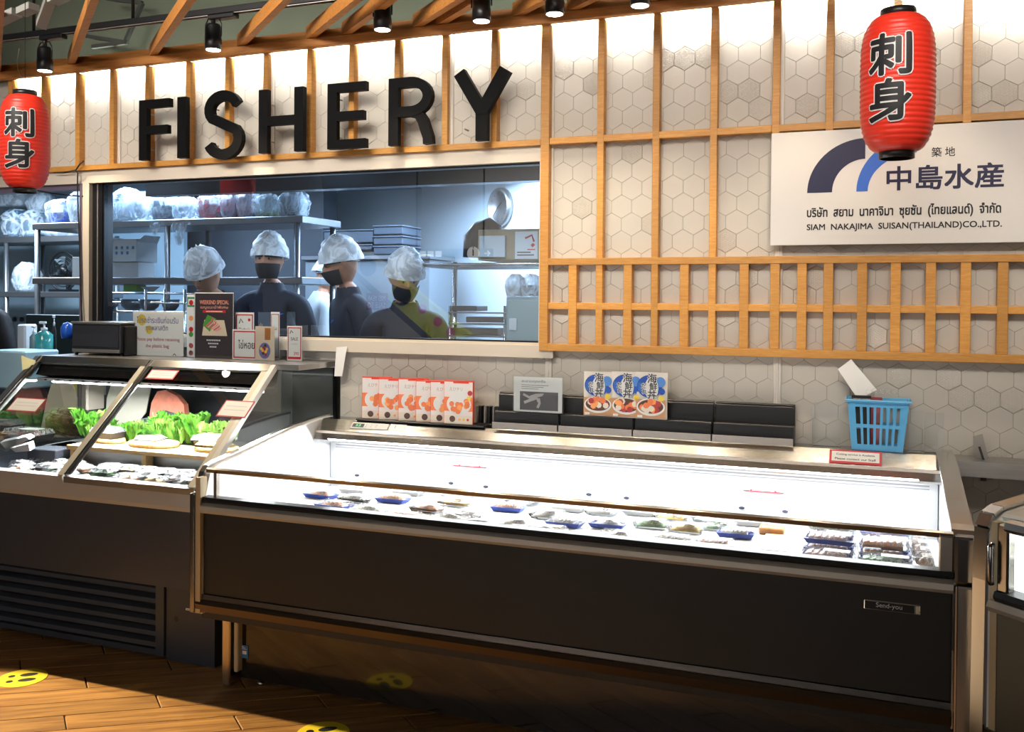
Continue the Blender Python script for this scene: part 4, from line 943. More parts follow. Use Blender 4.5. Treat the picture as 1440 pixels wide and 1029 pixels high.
k.disc(O, UX, UZ, W*.18, H*.80, W*.09, YEL, .0006, 14); k.disc(O, UX, UZ, W*.33, H*.58, W*.07, YEL, .0006, 14)
T('โปรดชำระเงินก่อนรับ', .08, .73, .82, .15, PB); T('ถุงพลาสติก', .26, .53, .44, .15, PB); T('Please pay before receiving', .07, .31, .86, .10, PR); T('the plastic bag', .26, .16, .46, .10, PR); stroke([(x+W*.80, z+H*.02), (x+W*.83, z+H*.06), (x+W*.86, z+H*.02)], .004, y-.0012, y-.0009, INK, k)
k.build('lettering', t)
t, x, W, z, H = card('narrow_sign', 263, 414, 274, -.07, 'narrow white sign with green frame and food dots, left of the black poster')
k = MB(); y = -.07; O = (x, y, z); k.rect(O, UX, UZ, .002, W, H*.80, H*.96, flat('green frame', '2f8a55'), .0005); k.rect(O, UX, UZ, .008, W, H*.83, H*.93, PAPER, .0007)
for b, m in ((.87, RED), (.62, SAL2), (.44, RED), (.36, GREEN), (.18, RED), (.06, DKR)): k.disc(O, UX, UZ, W*.55, H*b, W*.28, m, .001, 10)
k.build('picture', t)
t, x, W, z, H = card('menu_poster', 273.5, 411, 329, -.105, 'dark brown sashimi poster in a clear stand, tallest of the counter signs', flat('poster dark', '3a2f33', .3))
k = MB(); y = -.105; O = (x, y, z); GR = flat('poster cream', 'e8d5b8')
T = lambda s, a, b, w_, h_, m, off=.015: k.text(s, (x+W*a, y, z+H*b), UX, UZ, W*w_, H*h_, m, lift=.0012, off=off, keep=False)
T('WEEKEND SPECIAL', .14, .82, .74, .06, flat('salmon lettering', 'f0a08a'), .03); T('เมนูแนะนำพิเศษ', .16, .74, .70, .06, flat('salmon lettering', 'f0a08a')); k.rect(O, UX, UZ, W*.22, W*.80, H*.69, H*.73, RED, .0006); k.rect(O, UX, UZ, W*.30, W*.72, H*.703, H*.717, GR, .0012)
k.rect(O, UX, UZ, .0, W, H*.985, H, PAPER, .001); k.rect(O, UX, UZ, 0, W*.02, 0, H, PAPER, .001); k.rect(O, UX, UZ, W*.98, W, 0, H, PAPER, .001)
k.add([(x+W*.2, y-.0008, z+H*.34), (x+W*.84, y-.0008, z+H*.34), (x+W*.76, y-.0008, z+H*.58), (x+W*.26, y-.0008, z+H*.58)], [(0, 1, 2, 3)], GR)
k.add([(x+W*.22, y-.001, z+H*.50), (x+W*.40, y-.001, z+H*.40), (x+W*.56, y-.001, z+H*.60), (x+W*.34, y-.001, z+H*.66)], [(0, 1, 2, 3)], GREEN)
for q in range(6): stroke([(x+W*(.30+q*.05), z+H*(.48-q*.014)), (x+W*(.44+q*.05), z+H*(.56-q*.02)), (x+W*(.48+q*.04), z+H*(.62-q*.03))], .007, y-.0016-.0002*q, y-.0012-.0002*q, flat('tuna pink', 'd8606a') if q % 2 == 0 else flat('tuna light', 'eda0a0'), k)
for i in range(3): [k.rect(O, UX, UZ, W*(.32+.04*i+.045*j), W*(.35+.04*i+.045*j), H*(.26-.05*i), H*(.282-.05*i), PAPER, .001) for j in range(8-2*i)]
k.build('picture', t)
def redframe(t, x, W, z, H, y, lines, bw=.006):
    k = MB(); O = (x, y, z); k.rect(O, UX, UZ, W*.04, W*.96, H*.04, H*.96, flat('red frame', 'c4353f'), .0005); k.rect(O, UX, UZ, W*.04+bw, W*.96-bw, H*.04+bw, H*.96-bw, PAPER, .0008)
    for s, a, b, w_, h_, m in lines: k.text(s, (x+W*a, y, z+H*b), UX, UZ, W*w_, H*h_, m, lift=.0012, off=.015, keep=False)
    return k
t, x, W, z, H = card('today_sign', 331, 439, 357, -.08, "red framed today's special stand behind the sea urchin card")
k = redframe(t, x, W, z, H, -.08, (("Today's", .2, .58, .6, .09, DBR),)); stroke([(x+W*.22, z+H*.76), (x+W*.30, z+H*.86), (x+W*.42, z+H*.78)], .005, -.0815, -.081, INK, k); k.disc((x, -.08, z), UX, UZ, W*.76, H*.84, .008, RED, .0014, 12); k.build('lettering', t)
t, x, W, z, H = card('price_card_stand', 327, 463, 361, -.125, 'white card with red frame and black Thai word in front of the posters')
k = redframe(t, x, W, z, H, -.125, (('ไข่หอย', .24, .36, .68, .30, INK),), .007); k.build('lettering', t)
t, x, W, z, H = card('picture_sign', 359, 458.5, 386, -.13, 'beige picture stand with a blue bowl of seafood rice', flat('beige picture card', 'd9c7b0'))
k = MB(); O = (x, -.13, z); k.rect(O, UX, UZ, W*.50, W*.80, H*.60, H*.95, flat('brown label', 'a8682e'), .0006); k.disc(O, UX, UZ, W*.50, H*.28, W*.30, flat('blue bowl', '6a70a8'), .0007, 20, H*.24)
for q in range(12): k.disc(O, UX, UZ, W*(.48+.22*cos(q*2.4)*(q/12)), H*(.29+.17*sin(q*2.4)*(q/12)), W*.07, (SAL2, YEL, DKR, DBR)[q % 4], .0009+.0001*q, 8)
k.text('海鮮丼', (x+W*.58, -.13, z+H*.64), UZ, -UX, H*.26, W*.12, PAPER, lift=-.0010, keep=False)
k.build('picture', t)
t, x, W, z, H = card('tall_price_sign', 381, 438.5, 393, -.055, 'tall thin red edged sign behind the beige picture stand')
k = redframe(t, x, W, z, H, -.055, (('SALE', .25, .62, .5, .05, DBR),), .004); k.build('lettering', t)
t, x, W, z, H = card('sale_sign', 404, 458, 424.5, -.09, 'small red framed sale sign at the right end of the left case top')
k = redframe(t, x, W, z, H, -.09, (('SALE', .26, .58, .48, .09, DBR), ('เท่านั้น', .30, .46, .42, .05, GREYD), ('390', .46, .16, .34, .09, RED)), .005); stroke([(x+W*.20, z+H*.78), (x+W*.28, z+H*.87), (x+W*.40, z+H*.80)], .004, -.0915, -.091, INK, k); k.rect((x, -.09, z), UX, UZ, W*.06, W*.94, H*.06, H*.11, RED, .001); k.build('lettering', t)
# label printer / till box with a steel lid
t = thing('label_printer', 'black box shaped label printer with a steel lid on the left case', 'printer', (-3.75, -.10, ZT))
ya = -.19; x0 = PY(101, 498, ya).x; x1 = PY(169, 498, ya).x; zt_ = PY(105, 452, ya).z; xr = x1+.005
MB().bbox(x0, x1, ya, ya+.19, ZT+.012, zt_-.012, mat('slate black shell', (.022, .025, .032), .35), .006, 2).build('body', t)
MB().bbox(x0-.004, x1+.004, ya-.008, ya+.19, zt_-.011, zt_, STEEL, .003).build('lid', t)
MB().bbox(x0+.005, x1-.005, ya-.004, ya-.0005, ZT+.016, ZT+.032, STEEL, .001).bbox(x0+.01, x1-.01, ya-.003, ya-.0005, ZT+.045, zt_-.02, mat('slate panel', (.035, .038, .048), .3), .001).build('front_plate', t)
for a in (x0+.012, x1-.012): MB().lathe([(.009, 0), (.008, .012)], BLACK, 12, (a, ya+.02, ZT)).build('foot', t)
k = MB(); k.box(x1+.0005, x1+.0012, ya+.04, ya+.13, zt_-.085, zt_-.03, PAPER); k.build('sticker', t)
MB().bbox(x1+.002, x1+.016, ya+.02, ya+.17, ZT+.002, zt_-.02, BLACK, .004).build('side_cover', t)
o = MB().lathe([(.03, 0), (.036, .03), (.035, .06), (.022, .085), (.0, .092)], flat('bright blue plastic', '1e58c8', .3), 16, tuple(PY(95, 476, .05)-V((0, 0, 0)))); q = PY(95, 476, .05); tag(o.build('blue_scoop'), 'bright blue rounded plastic cap behind the label printer', 'cap')
# cards on the sloping glass
def glasscard(u0, v0, u1, v1, lb, rim=RED):
    def pt(u, v): d = ray(u, v); P0 = GA+gn*.012; return CAMPOS+d*((P0-CAMPOS).dot(gn)/d.dot(gn))
    a = pt(u0, v1); b = pt(u1, v1); c = pt(u0+(v1-v0)*.55, v0); h = abs((c-a).dot(-gd)); W = (b-a).x
    k = MB(); up = -gd; k.rect(a, UX, up, 0, W, 0, h, rim, 0); k.rect(a, UX, up, 0, W, 0, h, rim, -.001); k.rect(a, UX, up, .006, W-.006, .006, h-.006, PAPER, .0006)
    for i in range(2): k.rect(a, UX, up, W*.15, W*.85, h*(.40+.22*i), h*(.44+.22*i), GREYW, .001)
    tag(k.build('price_card'), lb, 'card')
glasscard(204, 519, 244, 532, 'white card with red edge at the top of the right glass leaf', flat('soft red', 'e0666a'))
glasscard(303, 562, 346, 585, 'white price card with thin red edge on the right glass leaf', flat('red edge', 'b8444c'))
glasscard(8, 558, 52, 577, 'white price card on the left glass leaf at the picture edge', flat('red edge', 'b8444c'))
o = MB(); pp = [PY(30, 500, -.36), PY(50, 507, -.36), PY(42, 524, -.40), PY(32, 532, -.42)]; n = V((0, .002, 0)); o.add([p for p in pp]+[p+n for p in pp], [(3, 2, 1, 0), (4, 5, 6, 7), (0, 1, 5, 4), (1, 2, 6, 5), (2, 3, 7, 6), (3, 0, 4, 7)], flat('pale yellow paper', 'e6e2b0')); tag(o.build('paper_notice'), 'white and yellow paper notice at the far left end of the case', 'paper')
# ================================================================== packed seafood in the open case
def zdeck(y): return .665+(.742-.665)*min(max((-.05-y)/.85, 0), 1)
def ondeck(u, v, h=.02):
    z = .72
    for _ in range(6): p = PZ(u, v, z+h); z = zdeck(p.y)
    return V((p.x, p.y, z))
LIDF = film('pack film', (.95, .97, 1), .22, .08, 60)
TRAYC = dict(blue=mat('blue tray', lin('2c4596'), .35), black=mat('black tray', (.02, .02, .022), .35), white=mat('white foam tray', (.80, .80, .79), .6), clear=glass('clear tray', (.95, .97, .98), .05, 1.4, base=.04), red=mat('dark red tray', lin('8e2f2f'), .4))
FOODC = dict(salmon=mat('salmon flesh', lin('f08a4c'), .4, noise=.35, nscale=60, dark=lin('fbd0a8')), tuna=mat('tuna flesh', lin('b5303c'), .4, noise=.4, nscale=40), squid=mat('white squid', lin('efe9df'), .4, noise=.15, nscale=40),
             roe=mat('yellow roe', lin('e0b23c'), .4, noise=.4, nscale=90), weed=mat('green seaweed', lin('5f8a4a'), .5, noise=.5, nscale=60), shrimp=mat('pink shrimp', lin('e9a192'), .4, noise=.4, nscale=50, dark=(.85, .8, .75)), brown=mat('brown fish cake', lin('a8743c'), .5, noise=.4, nscale=40))
def lump(k, x0, x1, y0, y1, z0, h, m, seed, n=7, rough=.3):
    """soft uneven heap of food"""
    vs = []; 
    for j in range(n+1):
        for i in range(n+1):
            s, t = i/n, j/n; e = (sin(pi*s)*sin(pi*t))**.45 if 0 < i < n and 0 < j < n else 0
            nn = MN.noise(V((s*4+seed*3.1, t*4+seed, seed*.7))); vs.append((x0+(x1-x0)*s, y0+(y1-y0)*t, z0+h*e*(1+rough*nn*1.6)))
    fs = [(j*(n+1)+i, j*(n+1)+i+1, (j+1)*(n+1)+i+1, (j+1)*(n+1)+i) for j in range(n) for i in range(n)]; k.add(vs, fs, m, True)
def slices(k, x0, x1, y0, y1, z0, h, m, n=5):
    w = (x1-x0)/n
    for i in range(n):
        a = x0+i*w; k.add([(a, y0, z0), (a+w*1.25, y0, z0), (a+w*1.25, y1, z0), (a, y1, z0), (a+w*.1, y0+.004, z0+h*.7), (a+w*1.1, y0+.004, z0+h), (a+w*1.1, y1-.004, z0+h), (a+w*.1, y1-.004, z0+h*.7)], [(4, 5, 6, 7), (0, 1, 5, 4), (1, 2, 6, 5), (2, 3, 7, 6), (3, 0, 4, 7)], m)
def make_pack(tray, food, L=.16, W=.11, H=.028, style='lump', seed=0, name='seafood_pack', lid=True, lc=PAPER):
    t = thing(name, 'x', 'food pack', (0, 0, 0))
    TM = TRAYC[tray]; k = MB(); a, b, c, d = L/2, W/2, L/2-.012, W/2-.010
    lo = [(-c, -d, 0), (c, -d, 0), (c, d, 0), (-c, d, 0)]; hi = [(-a, -b, H*.62), (a, -b, H*.62), (a, b, H*.62), (-a, b, H*.62)]; inn = [(-a+.006, -b+.006, H*.62), (a-.006, -b+.006, H*.62), (a-.006, b-.006, H*.62), (-a+.006, b-.006, H*.62)]; fl_ = [(-c+.004, -d+.004, .004), (c-.004, -d+.004, .004), (c-.004, d-.004, .004), (-c+.004, d-.004, .004)]
    k.add(lo+hi+inn+fl_, [(3, 2, 1, 0)]+[(i, (i+1) % 4, 4+(i+1) % 4, 4+i) for i in range(4)]+[(4+i, 4+(i+1) % 4, 8+(i+1) % 4, 8+i) for i in range(4)]+[(8+i, 8+(i+1) % 4, 12+(i+1) % 4, 12+i) for i in range(4)]+[(12, 13, 14, 15)], TM).build('tray', t)
    k = MB(); FM = FOODC[food]
    if style == 'lump': lump(k, -a+.010, a-.010, -b+.010, b-.010, .006, H*.72, FM, seed)
    elif style == 'slices': slices(k, -a+.012, a-.030, -b+.012, b-.012, .005, H*.75, FM, 6)
    else:
        for i in range(4):
            for j in range(2): lump(k, -a+.012+i*(L-.024)/4, -a+.012+(i+1)*(L-.024)/4, -b+.010+j*(W-.02)/2, -b+.010+(j+1)*(W-.02)/2, .005, H*.8, FM, seed+i+j*5, 4)
    k.build('food', t)
    if lid:
        k = MB(); e = .004; vs = [(-a, -b, H*.64), (a, -b, H*.64), (a, b, H*.64), (-a, b, H*.64), (-a+.010, -b+.010, H+e), (a-.010, -b+.010, H+e), (a-.010, b-.010, H+e), (-a+.010, b-.010, H+e)]
        k.add(vs, [(4, 5, 6, 7)]+[(i, (i+1) % 4, 4+(i+1) % 4, 4+i) for i in range(4)], LIDF).build('film_lid', t)
    k = MB(); z = H+.0055; lx, ly, lw, lh = -a*.15, -b*.72, L*.50, W*.50
    k.box(lx, lx+lw, ly, ly+lh, z, z+.0006, lc); O = (lx, ly, z+.0006)
    for i in range(3): k.rect(O, UX, UY, lw*.08, lw*(.36-.06*i), lh*(.72-.2*i), lh*(.80-.2*i), INK, .0004)
    k.rect(O, UX, UY, lw*.50, lw*.88, lh*.15, lh*.32, INK, .0004)
    for i in range(7): k.rect(O, UX, UY, lw*(.45+.07*i), lw*(.47+.07*i), lh*.55, lh*.85, INK, .0004)
    k.build('price_label', t); return t
PK = []   # (u, v, tray, food, style, rz, size)
PK += [(452, 694, 'blue', 'salmon', 'lump'), (500, 700, 'clear', 'squid', 'slices'), (470, 709, 'blue', 'salmon', 'lump'), (553, 700, 'blue', 'salmon', 'slices'), (520, 715, 'white', 'squid', 'lump'), (602, 713, 'clear', 'salmon', 'lump'),
       (575, 728, 'white', 'squid', 'lump'), (640, 705, 'clear', 'roe', 'lump'), (655, 722, 'clear', 'squid', 'slices'), (612, 728, 'red', 'shrimp', 'slices'), (715, 712, 'blue', 'salmon', 'slices'), (770, 722, 'clear', 'squid', 'lump'), (795, 733, 'blue', 'squid', 'slices'),
       (855, 735, 'blue', 'squid', 'lump'), (905, 735, 'clear', 'weed', 'lump'), (965, 741, 'clear', 'roe', 'lump'), (1035, 748, 'blue', 'squid', 'slices'), (1100, 752, 'clear', 'squid', 'lump'), (840, 716, 'clear', 'squid', 'slices'), (905, 716, 'white', 'squid', 'lump'), (985, 725, 'clear', 'squid', 'lump'),
       (690, 738, 'white', 'squid', 'lump'), (745, 745, 'white', 'squid', 'lump'), (660, 690, 'white', 'roe', 'lump'), (500, 687, 'white', 'shrimp', 'lump'), (575, 690, 'white', 'squid', 'lump'), (745, 700, 'clear', 'squid', 'lump'), (1060, 728, 'white', 'squid', 'lump'), (620, 745, 'clear', 'squid', 'lump'), (700, 752, 'white', 'squid', 'slices'), (870, 752, 'clear', 'squid', 'lump'), (945, 757, 'white', 'squid', 'slices'), (1005, 763, 'clear', 'shrimp', 'slices'), (1070, 770, 'white', 'squid', 'lump'), (930, 722, 'clear', 'roe', 'lump'), (1010, 738, 'clear', 'weed', 'lump'), (1110, 765, 'clear', 'roe', 'slices'), (800, 712, 'white', 'squid', 'lump'), (540, 735, 'white', 'shrimp', 'slices')]
STK = [(1225, 722, 'blue', 'weed', 0), (1285, 728, 'blue', 'shrimp', 0), (1180, 752, 'blue', 'tuna', 0), (1222, 750, 'blue', 'shrimp', 1), (1290, 760, 'blue', 'squid', 1), (1200, 778, 'blue', 'shrimp', 0), (1255, 745, 'clear', 'brown', 0), (1290, 786, 'blue', 'weed', 1), (1190, 790, 'clear', 'shrimp', 0), (1248, 787, 'clear', 'brown', 0)]
CACHE = {}
fn = dict(salmon='orange salmon', squid='white squid', roe='yellow roe', weed='green seaweed', shrimp='pink shrimp', tuna='red tuna', brown='brown fish cake')
placed = []
def put_pack(u, v, tray, food, style, rz, lbl, grp, dz=0., sc=1., p=None):
    key = (tray, food, style, sc)
    if key not in CACHE: CACHE[key] = make_pack(tray, food, L=.16*sc, W=.11*sc, style=style, seed=len(CACHE)+1); t = CACHE[key]
    else: t = dup(CACHE[key])
    p = p or ondeck(u, v); 
    t.location = (p.x, p.y, p.z+dz+.003); t.rotation_euler = (-R(5) if dz == 0 or grp.startswith('packs in') else 0, 0, rz); t['label'] = lbl; t['group'] = grp; return t
PK.sort(key=lambda q: q[0]); seen = {}
for i, (u, v, tr, fd, stl) in enumerate(PK):
    p = ondeck(u, v); p.y = min(max(p.y, -.84), -.12); p.z = zdeck(p.y)
    # keep packs from overlapping: slide back/forward a little
    for _ in range(60):
        hit = [q for q in placed if abs(q[0]-p.x) < .138 and abs(q[1]-p.y) < .096]
        if not hit: break
        q = hit[0]; p.x += .012 if p.x >= q[0] else -.010; p.y += .010 if p.y >= q[1] else -.006; p.y = min(max(p.y, -.84), -.12); p.z = zdeck(p.y)
    if [q for q in placed if abs(q[0]-p.x) < .138 and abs(q[1]-p.y) < .096] or p.x > -.44: 
        continue
    placed.append((p.x, p.y))
    where = 'near the case front glass' if p.y < -.6 else ('back of white deck' if p.y > -.35 else 'middle of white deck')
    k_ = (tr, fd); seen[k_] = seen.get(k_, 0)+1; nth = ('first', 'second', 'third', 'fourth', 'fifth', 'sixth', 'seventh', 'eighth', 'ninth')[min(seen[k_]-1, 8)]
    put_pack(u, v, tr, fd, stl, R((i*37 % 9)-4), '%s pack, %s tray, %s, %s such from left' % (fn[fd], tr, where, nth), 'packs in the open case', p=p, sc=.84)
# metal bins along the deck front and the tight group of packs at the right
BIN = mat('grey divider steel', (.30, .30, .31), .35, .8)
for i, (a, b) in enumerate(((640, 690), (715, 760), (822, 870), (925, 1010), (1020, 1120))):
    p, q = ondeck(a, 752, .0), ondeck(b, 756+(b-a)*.08, .0); t = MB().box(p.x, q.x, -.868, -.862, zdeck(-.865)+.002, zdeck(-.865)+.034, BIN); tag(t.build('deck_divider'), 'grey metal divider strip near the front glass, %s from the left' % ('first', 'second', 'third', 'fourth', 'fifth')[i], 'divider', 'deck dividers')
t = thing('bamboo_mat', 'beige bamboo rolling mat under the packs at the right of the open case', 'mat', (-.28, -.5, .70))
BAM = wood('bamboo slat', lin('d9bd86'), lin('a9814a'), .5, (3, 30, 30), 3)
for i in range(34):
    y = -.86+i*.0155; z = zdeck(y)+.003; k = MB().bbox(-.372, -.222, y, y+.0125, z, z+.004, BAM, .001).build('slat', t)
g = 0; rr = []
rows_ = [(-.155, -.30), (.005, -.30), (.135, -.30)]
names = {0: 'back row', 1: 'second row', 2: 'third row', 3: 'front row'}
for r_, y in enumerate((-.36, -.50, -.64, -.79)):
    for c_, x in enumerate((-.135, .035, .140)):
        if c_ == 2: continue
        fd = (('weed', 'shrimp'), ('tuna', 'squid'), ('shrimp', 'salmon'), ('shrimp', 'weed'))[r_][c_]
        for lv_ in range(2 if r_ in (0, 2) else 1):
            tr = 'blue' if (r_+c_+lv_) % 3 != 1 else 'clear'
            put_pack(0, 0, tr, fd, 'slices', R(3*(c_-1)), '%s pack, %s tray, %s of right stack, %s column%s' % (fn[fd], tr, names[r_], ('left', 'right')[c_], (', on top' if lv_ else '')), 'stacked packs at the right of the open case', dz=lv_*.036, p=V((x, y, zdeck(y)+.004)))
for r_, y in enumerate((-.30, -.46, -.62, -.76)):
    t = make_pack('clear', 'brown', L=.06, W=.10, H=.045, style='lump', seed=30+r_); t.location = (.145, y-.02, zdeck(y)+.004); t['label'] = 'small brown fish cake pack squeezed against the right inner wall, %s' % names[r_]; t['group'] = 'small brown packs'
wb = MB().bbox(-.40, -.31, -.335, -.27, zdeck(-.3)+.003, zdeck(-.3)+.03, FOODC['brown'], .004); tag(wb.build('wooden_box'), 'small brown wooden box behind the bamboo mat in the open case', 'box')

# ================================================================== inside the left case
DK = .716
pk2 = [(8, 648), (28, 652), (48, 655), (76, 656), (90, 664), (85, 646), (20, 640), (60, 641), (100, 650), (130, 650), (160, 652), (145, 660), (180, 668), (215, 672), (245, 664), (262, 676), (265, 655), (200, 658), (285, 662), (230, 652), (115, 640), (160, 640)]
pl2 = []; kinds = [('clear', 'shrimp', 'lump'), ('clear', 'squid', 'slices'), ('clear', 'salmon', 'lump'), ('black', 'squid', 'slices'), ('clear', 'roe', 'lump'), ('clear', 'weed', 'lump')]
SMALL = {}
for i, (u, v) in enumerate(sorted(pk2)):
    p = PZ(u, v, DK+.03); p.z = DK
    if p.x < S0+.07 or p.x > S1-.07: p.x = min(max(p.x, S0+.08), S1-.08)
    p.y = min(max(p.y, -.745), -.39)
    for _ in range(60):
        hit = [q for q in pl2 if abs(q[0]-p.x) < .108 and abs(q[1]-p.y) < .078]
        if not hit: break
        q = hit[0]; p.x += .01; p.y += .012 if p.y >= q[1] else -.008; p.y = min(max(p.y, -.745), -.39)
    if [q for q in pl2 if abs(q[0]-p.x) < .108 and abs(q[1]-p.y) < .078] or p.x > S1-.08: continue
    pl2.append((p.x, p.y)); kd = kinds[i % 6]
    if kd not in SMALL: SMALL[kd] = make_pack(*kd[:2], L=.11, W=.08, H=.034, style=kd[2], seed=40+i); t = SMALL[kd]
    else: t = dup(SMALL[kd])
    t.location = p; t.rotation_euler = (0, 0, R((i*53 % 21)-10)); t['group'] = 'packs on the lower deck of the left case'
    t['label'] = 'small %s pack on left case lower deck, %s from the left' % (fn[kd[1]], ('1st', '2nd', '3rd', '4th', '5th', '6th', '7th', '8th', '9th', '10th', '11th', '12th', '13th', '14th', '15th', '16th', '17th', '18th', '19th', '20th', '21st', '22nd')[len(pl2)-1])
BOARD = wood('pale cypress board', lin('e0bf8c'), lin('c79f66'), .5, (2, 20, 20), 3)
zr = .822
t = thing('wooden_riser', 'pale wooden plank riser carrying the bamboo plates in the left case', 'riser', (-3.2, -.30, DK))
MB().bbox(S0+.22, S1-.07, -.365, -.14, zr-.022, zr, BOARD, .002).build('plank', t)
for x in (S0+.24, -3.28, -2.76): MB().bbox(x, x+.025, -.362, -.31, DK, zr-.022, BOARD, .001).build('leg', t)
PLATE = wood('turned bamboo plate', lin('d3b47c'), lin('b58f54'), .45, (30, 30, 3), 2)
for u, v, r, lb in ((139, 626, .085, 'left'), (201, 633, .140, 'middle and largest'), (290, 642, .120, 'right')):
    p = PZ(u, v-3, zr+.024); p.y = -.24
    p.x = PY(u, v, -.30).x
    o = MB().lathe([(.0, 0), (r-.006, 0), (r, .004), (r, .020), (r-.004, .024), (r-.014, .022), (0, .021)], PLATE, 36, (p.x, -.225, zr), caps=False, sy=.62); tag(o.build('bamboo_plate'), 'round pale bamboo plate on the wooden riser, %s of the three' % lb, 'plate', 'bamboo plates')
    if lb == 'right': xr_ = p.x
    if lb == 'left': xl_ = p.x
def put_big(kd, loc, lb, L=.15, W=.10, H=.034, rz=0, seed=70, name='seafood_pack'):
    t = make_pack(*kd[:2], L=L, W=W, H=H, style=kd[2], seed=seed); t.location = loc; t.rotation_euler = (0, 0, rz); t['label'] = lb; return t
put_big(('clear', 'salmon', 'lump'), (xr_-.005, -.235, zr+.025), 'oval clear pack of orange seafood on the right bamboo plate', .19, .11, .05, R(3), 71)
put_big(('black', 'shrimp', 'lump'), (xl_-.015, -.225, zr+.025), 'pink shrimp pack in a black tray on the left bamboo plate', .15, .10, .05, R(-4), 72)
put_big(('black', 'squid', 'slices'), (xl_+.215, -.175, zr+.001), 'squid pack in a black tray between the two left plates', .13, .10, .04, R(5), 73)
put_big(('black', 'tuna', 'lump'), (PY(40, 622, -.25).x, -.25, .805), 'dark red tuna block pack at the left end of the left case', .24, .13, .06, R(-3), 74)
# frilly lettuce and parsley clumps
LET = mat('fresh curly lettuce', lin('66a838'), .45, noise=.45, nscale=25, dark=lin('35701f')); LET2 = mat('pale lettuce', lin('8fbf58'), .45, noise=.3, nscale=25)
def clump(u0, u1, vt, vb, y, lb, n, seed, m=LET):
    rnd = random.Random(seed); a, b = PY(u0, vb, y), PY(u1, vb, y); zt_ = PY((u0+u1)/2, vt, y).z; z0 = max(a.z, zr+.0)
    t = thing('lettuce_clump', lb, 'lettuce', ((a.x+b.x)/2, y, z0), 'green garnish in the left case')
    for i in range(n):
        cx = a.x+(b.x-a.x)*rnd.random(); h = (zt_-z0)*(.45+.55*rnd.random()); cy = y+rnd.uniform(-.035, .045); ang_ = rnd.uniform(-pi, 0); ln = h*.35
        k = MB(); N, M_ = 16, 6; vs = []
        tip = V((cx+cos(ang_)*ln, cy+sin(ang_)*ln, z0+h)); bs = V((cx, cy, z0)); side = V((-sin(ang_), cos(ang_), 0)); w = h*rnd.uniform(.45, .8)
        for j in range(M_+1):
            s = j/M_
            for q in range(N+1):
                f = q/N-.5; ww = w*(.25+.75*s)
                fr = .011*(s**1.2)*(sin(q*2.1+i+seed)+.8*sin(q*4.7+j*1.3+i))*(1 if j < M_ else 1.5)
                p = bs.lerp(tip, s)+side*(f*ww)+V((cos(ang_), sin(ang_), 0))*(fr+.25*w*(f*f)*-1*s)+V((0, 0, .011*sin(q*2.9+i*2)*s*s-.9*w*f*f*s)); p.z = max(p.z, z0); vs.append(p)
        k.add(vs, [(j*(N+1)+q, j*(N+1)+q+1, (j+1)*(N+1)+q+1, (j+1)*(N+1)+q) for j in range(M_) for q in range(N)], (m, LET2)[(i+seed) % 3 == 0], True).build('leaf', t)
clump(112, 162, 572, 612, -.12, 'tall bright curly lettuce clump left of the glass joint', 22, 1)
clump(182, 232, 590, 622, -.13, 'low curly lettuce heap behind the middle bamboo plate', 22, 2)
clump(228, 282, 578, 620, -.11, 'curly lettuce heap right of the middle bamboo plate', 24, 3)
clump(286, 326, 590, 622, -.11, 'pale curly lettuce clump behind the right bamboo plate', 20, 4, LET2)
clump(168, 190, 592, 606, -.06, 'little lettuce sprig just right of the glass joint', 8, 5)
# backdrop pieces: straw bundle, grey fish with salmon slab, cream boards, dark panels
STRW = mat('straw fibre', lin('b59a72'), .8, noise=.5, nscale=40)
t = thing('straw_bundle', 'beige straw bundle standing behind the tuna in the left case', 'bundle', (-3.75, .02, .80)); rnd = random.Random(5)
a, b = PY(70, 620, .02), PY(116, 620, .02)
k = MB()
for i in range(160):
    x = rnd.uniform(a.x, b.x); z = rnd.uniform(.80, .93); y = rnd.uniform(-.03, .05); L = .06; an = rnd.uniform(-.9, .9)
    k.tube([(x, y, z), (x+L*.5*cos(an), y-.01, z+L*.3*sin(an)+.006), (min(x+L*cos(an), b.x+.02), y, z+L*.5*sin(an))], .0016, STRW, 4)
tag(k.build('straw', t), kind='stuff')
MB().bbox(a.x, b.x, -.02, .05, .80, .90, STRW, .015, 2).build('core', t)
for sx in (S0+.01,): tag(MB().bbox(S0+.02, S0+.205, -.42, -.15, DK+.001, .800, mat('dark crate', (.02, .022, .03), .4), .004).build('plastic_crate'), 'dark low crate under the tuna pack in the left case', 'crate')
IV = mat('cream acrylic board', lin('dcd8c8'), .25); 
def board(name, pts, y, m, lb, th=.006):
    q = [PY(u, v, y) for u, v in pts]; k = MB().prism([(p.x, p.z) for p in q], 'y', y, y+th, m); return tag(k.build(name), lb, 'board')
board('display_board', [(58, 600), (66, 560), (72, 540), (84, 536), (102, 540), (108, 560), (108, 600), (104, 615), (64, 615)], .10, IV, 'cream rounded board behind the straw at the left of the case')
board('display_board', [(148, 600), (150, 560), (156, 541), (200, 537), (212, 545), (205, 580), (190, 600)], .10, IV, 'cream board behind the glass joint of the left case')
board('warning_card', [(131, 535), (149, 535), (149, 555), (131, 555)], .185, flat('grey white card', 'c9ccd0'), 'small printed warning card on the dark rear door', .002)
board('yellow_strip', [(104, 534), (108, 534), (108, 555), (104, 555)], .19, flat('yellow strip', 'c9b23c'), 'narrow yellow strip on the rear door of the left case', .002)
t = thing('salmon_slab', 'pink striped salmon slab leaning at the back of the left case', 'fish', (-3.15, .06, zr))
a, b = PY(212, 590, .05), PY(262, 590, .05); zt_ = PY(235, 548, .05).z; k = MB(); n = 14
SALM = mat('salmon slab pink', lin('eb8d74'), .35, noise=.2, nscale=30); SALS = mat('salmon fat stripe', lin('f6c9b4'), .35)
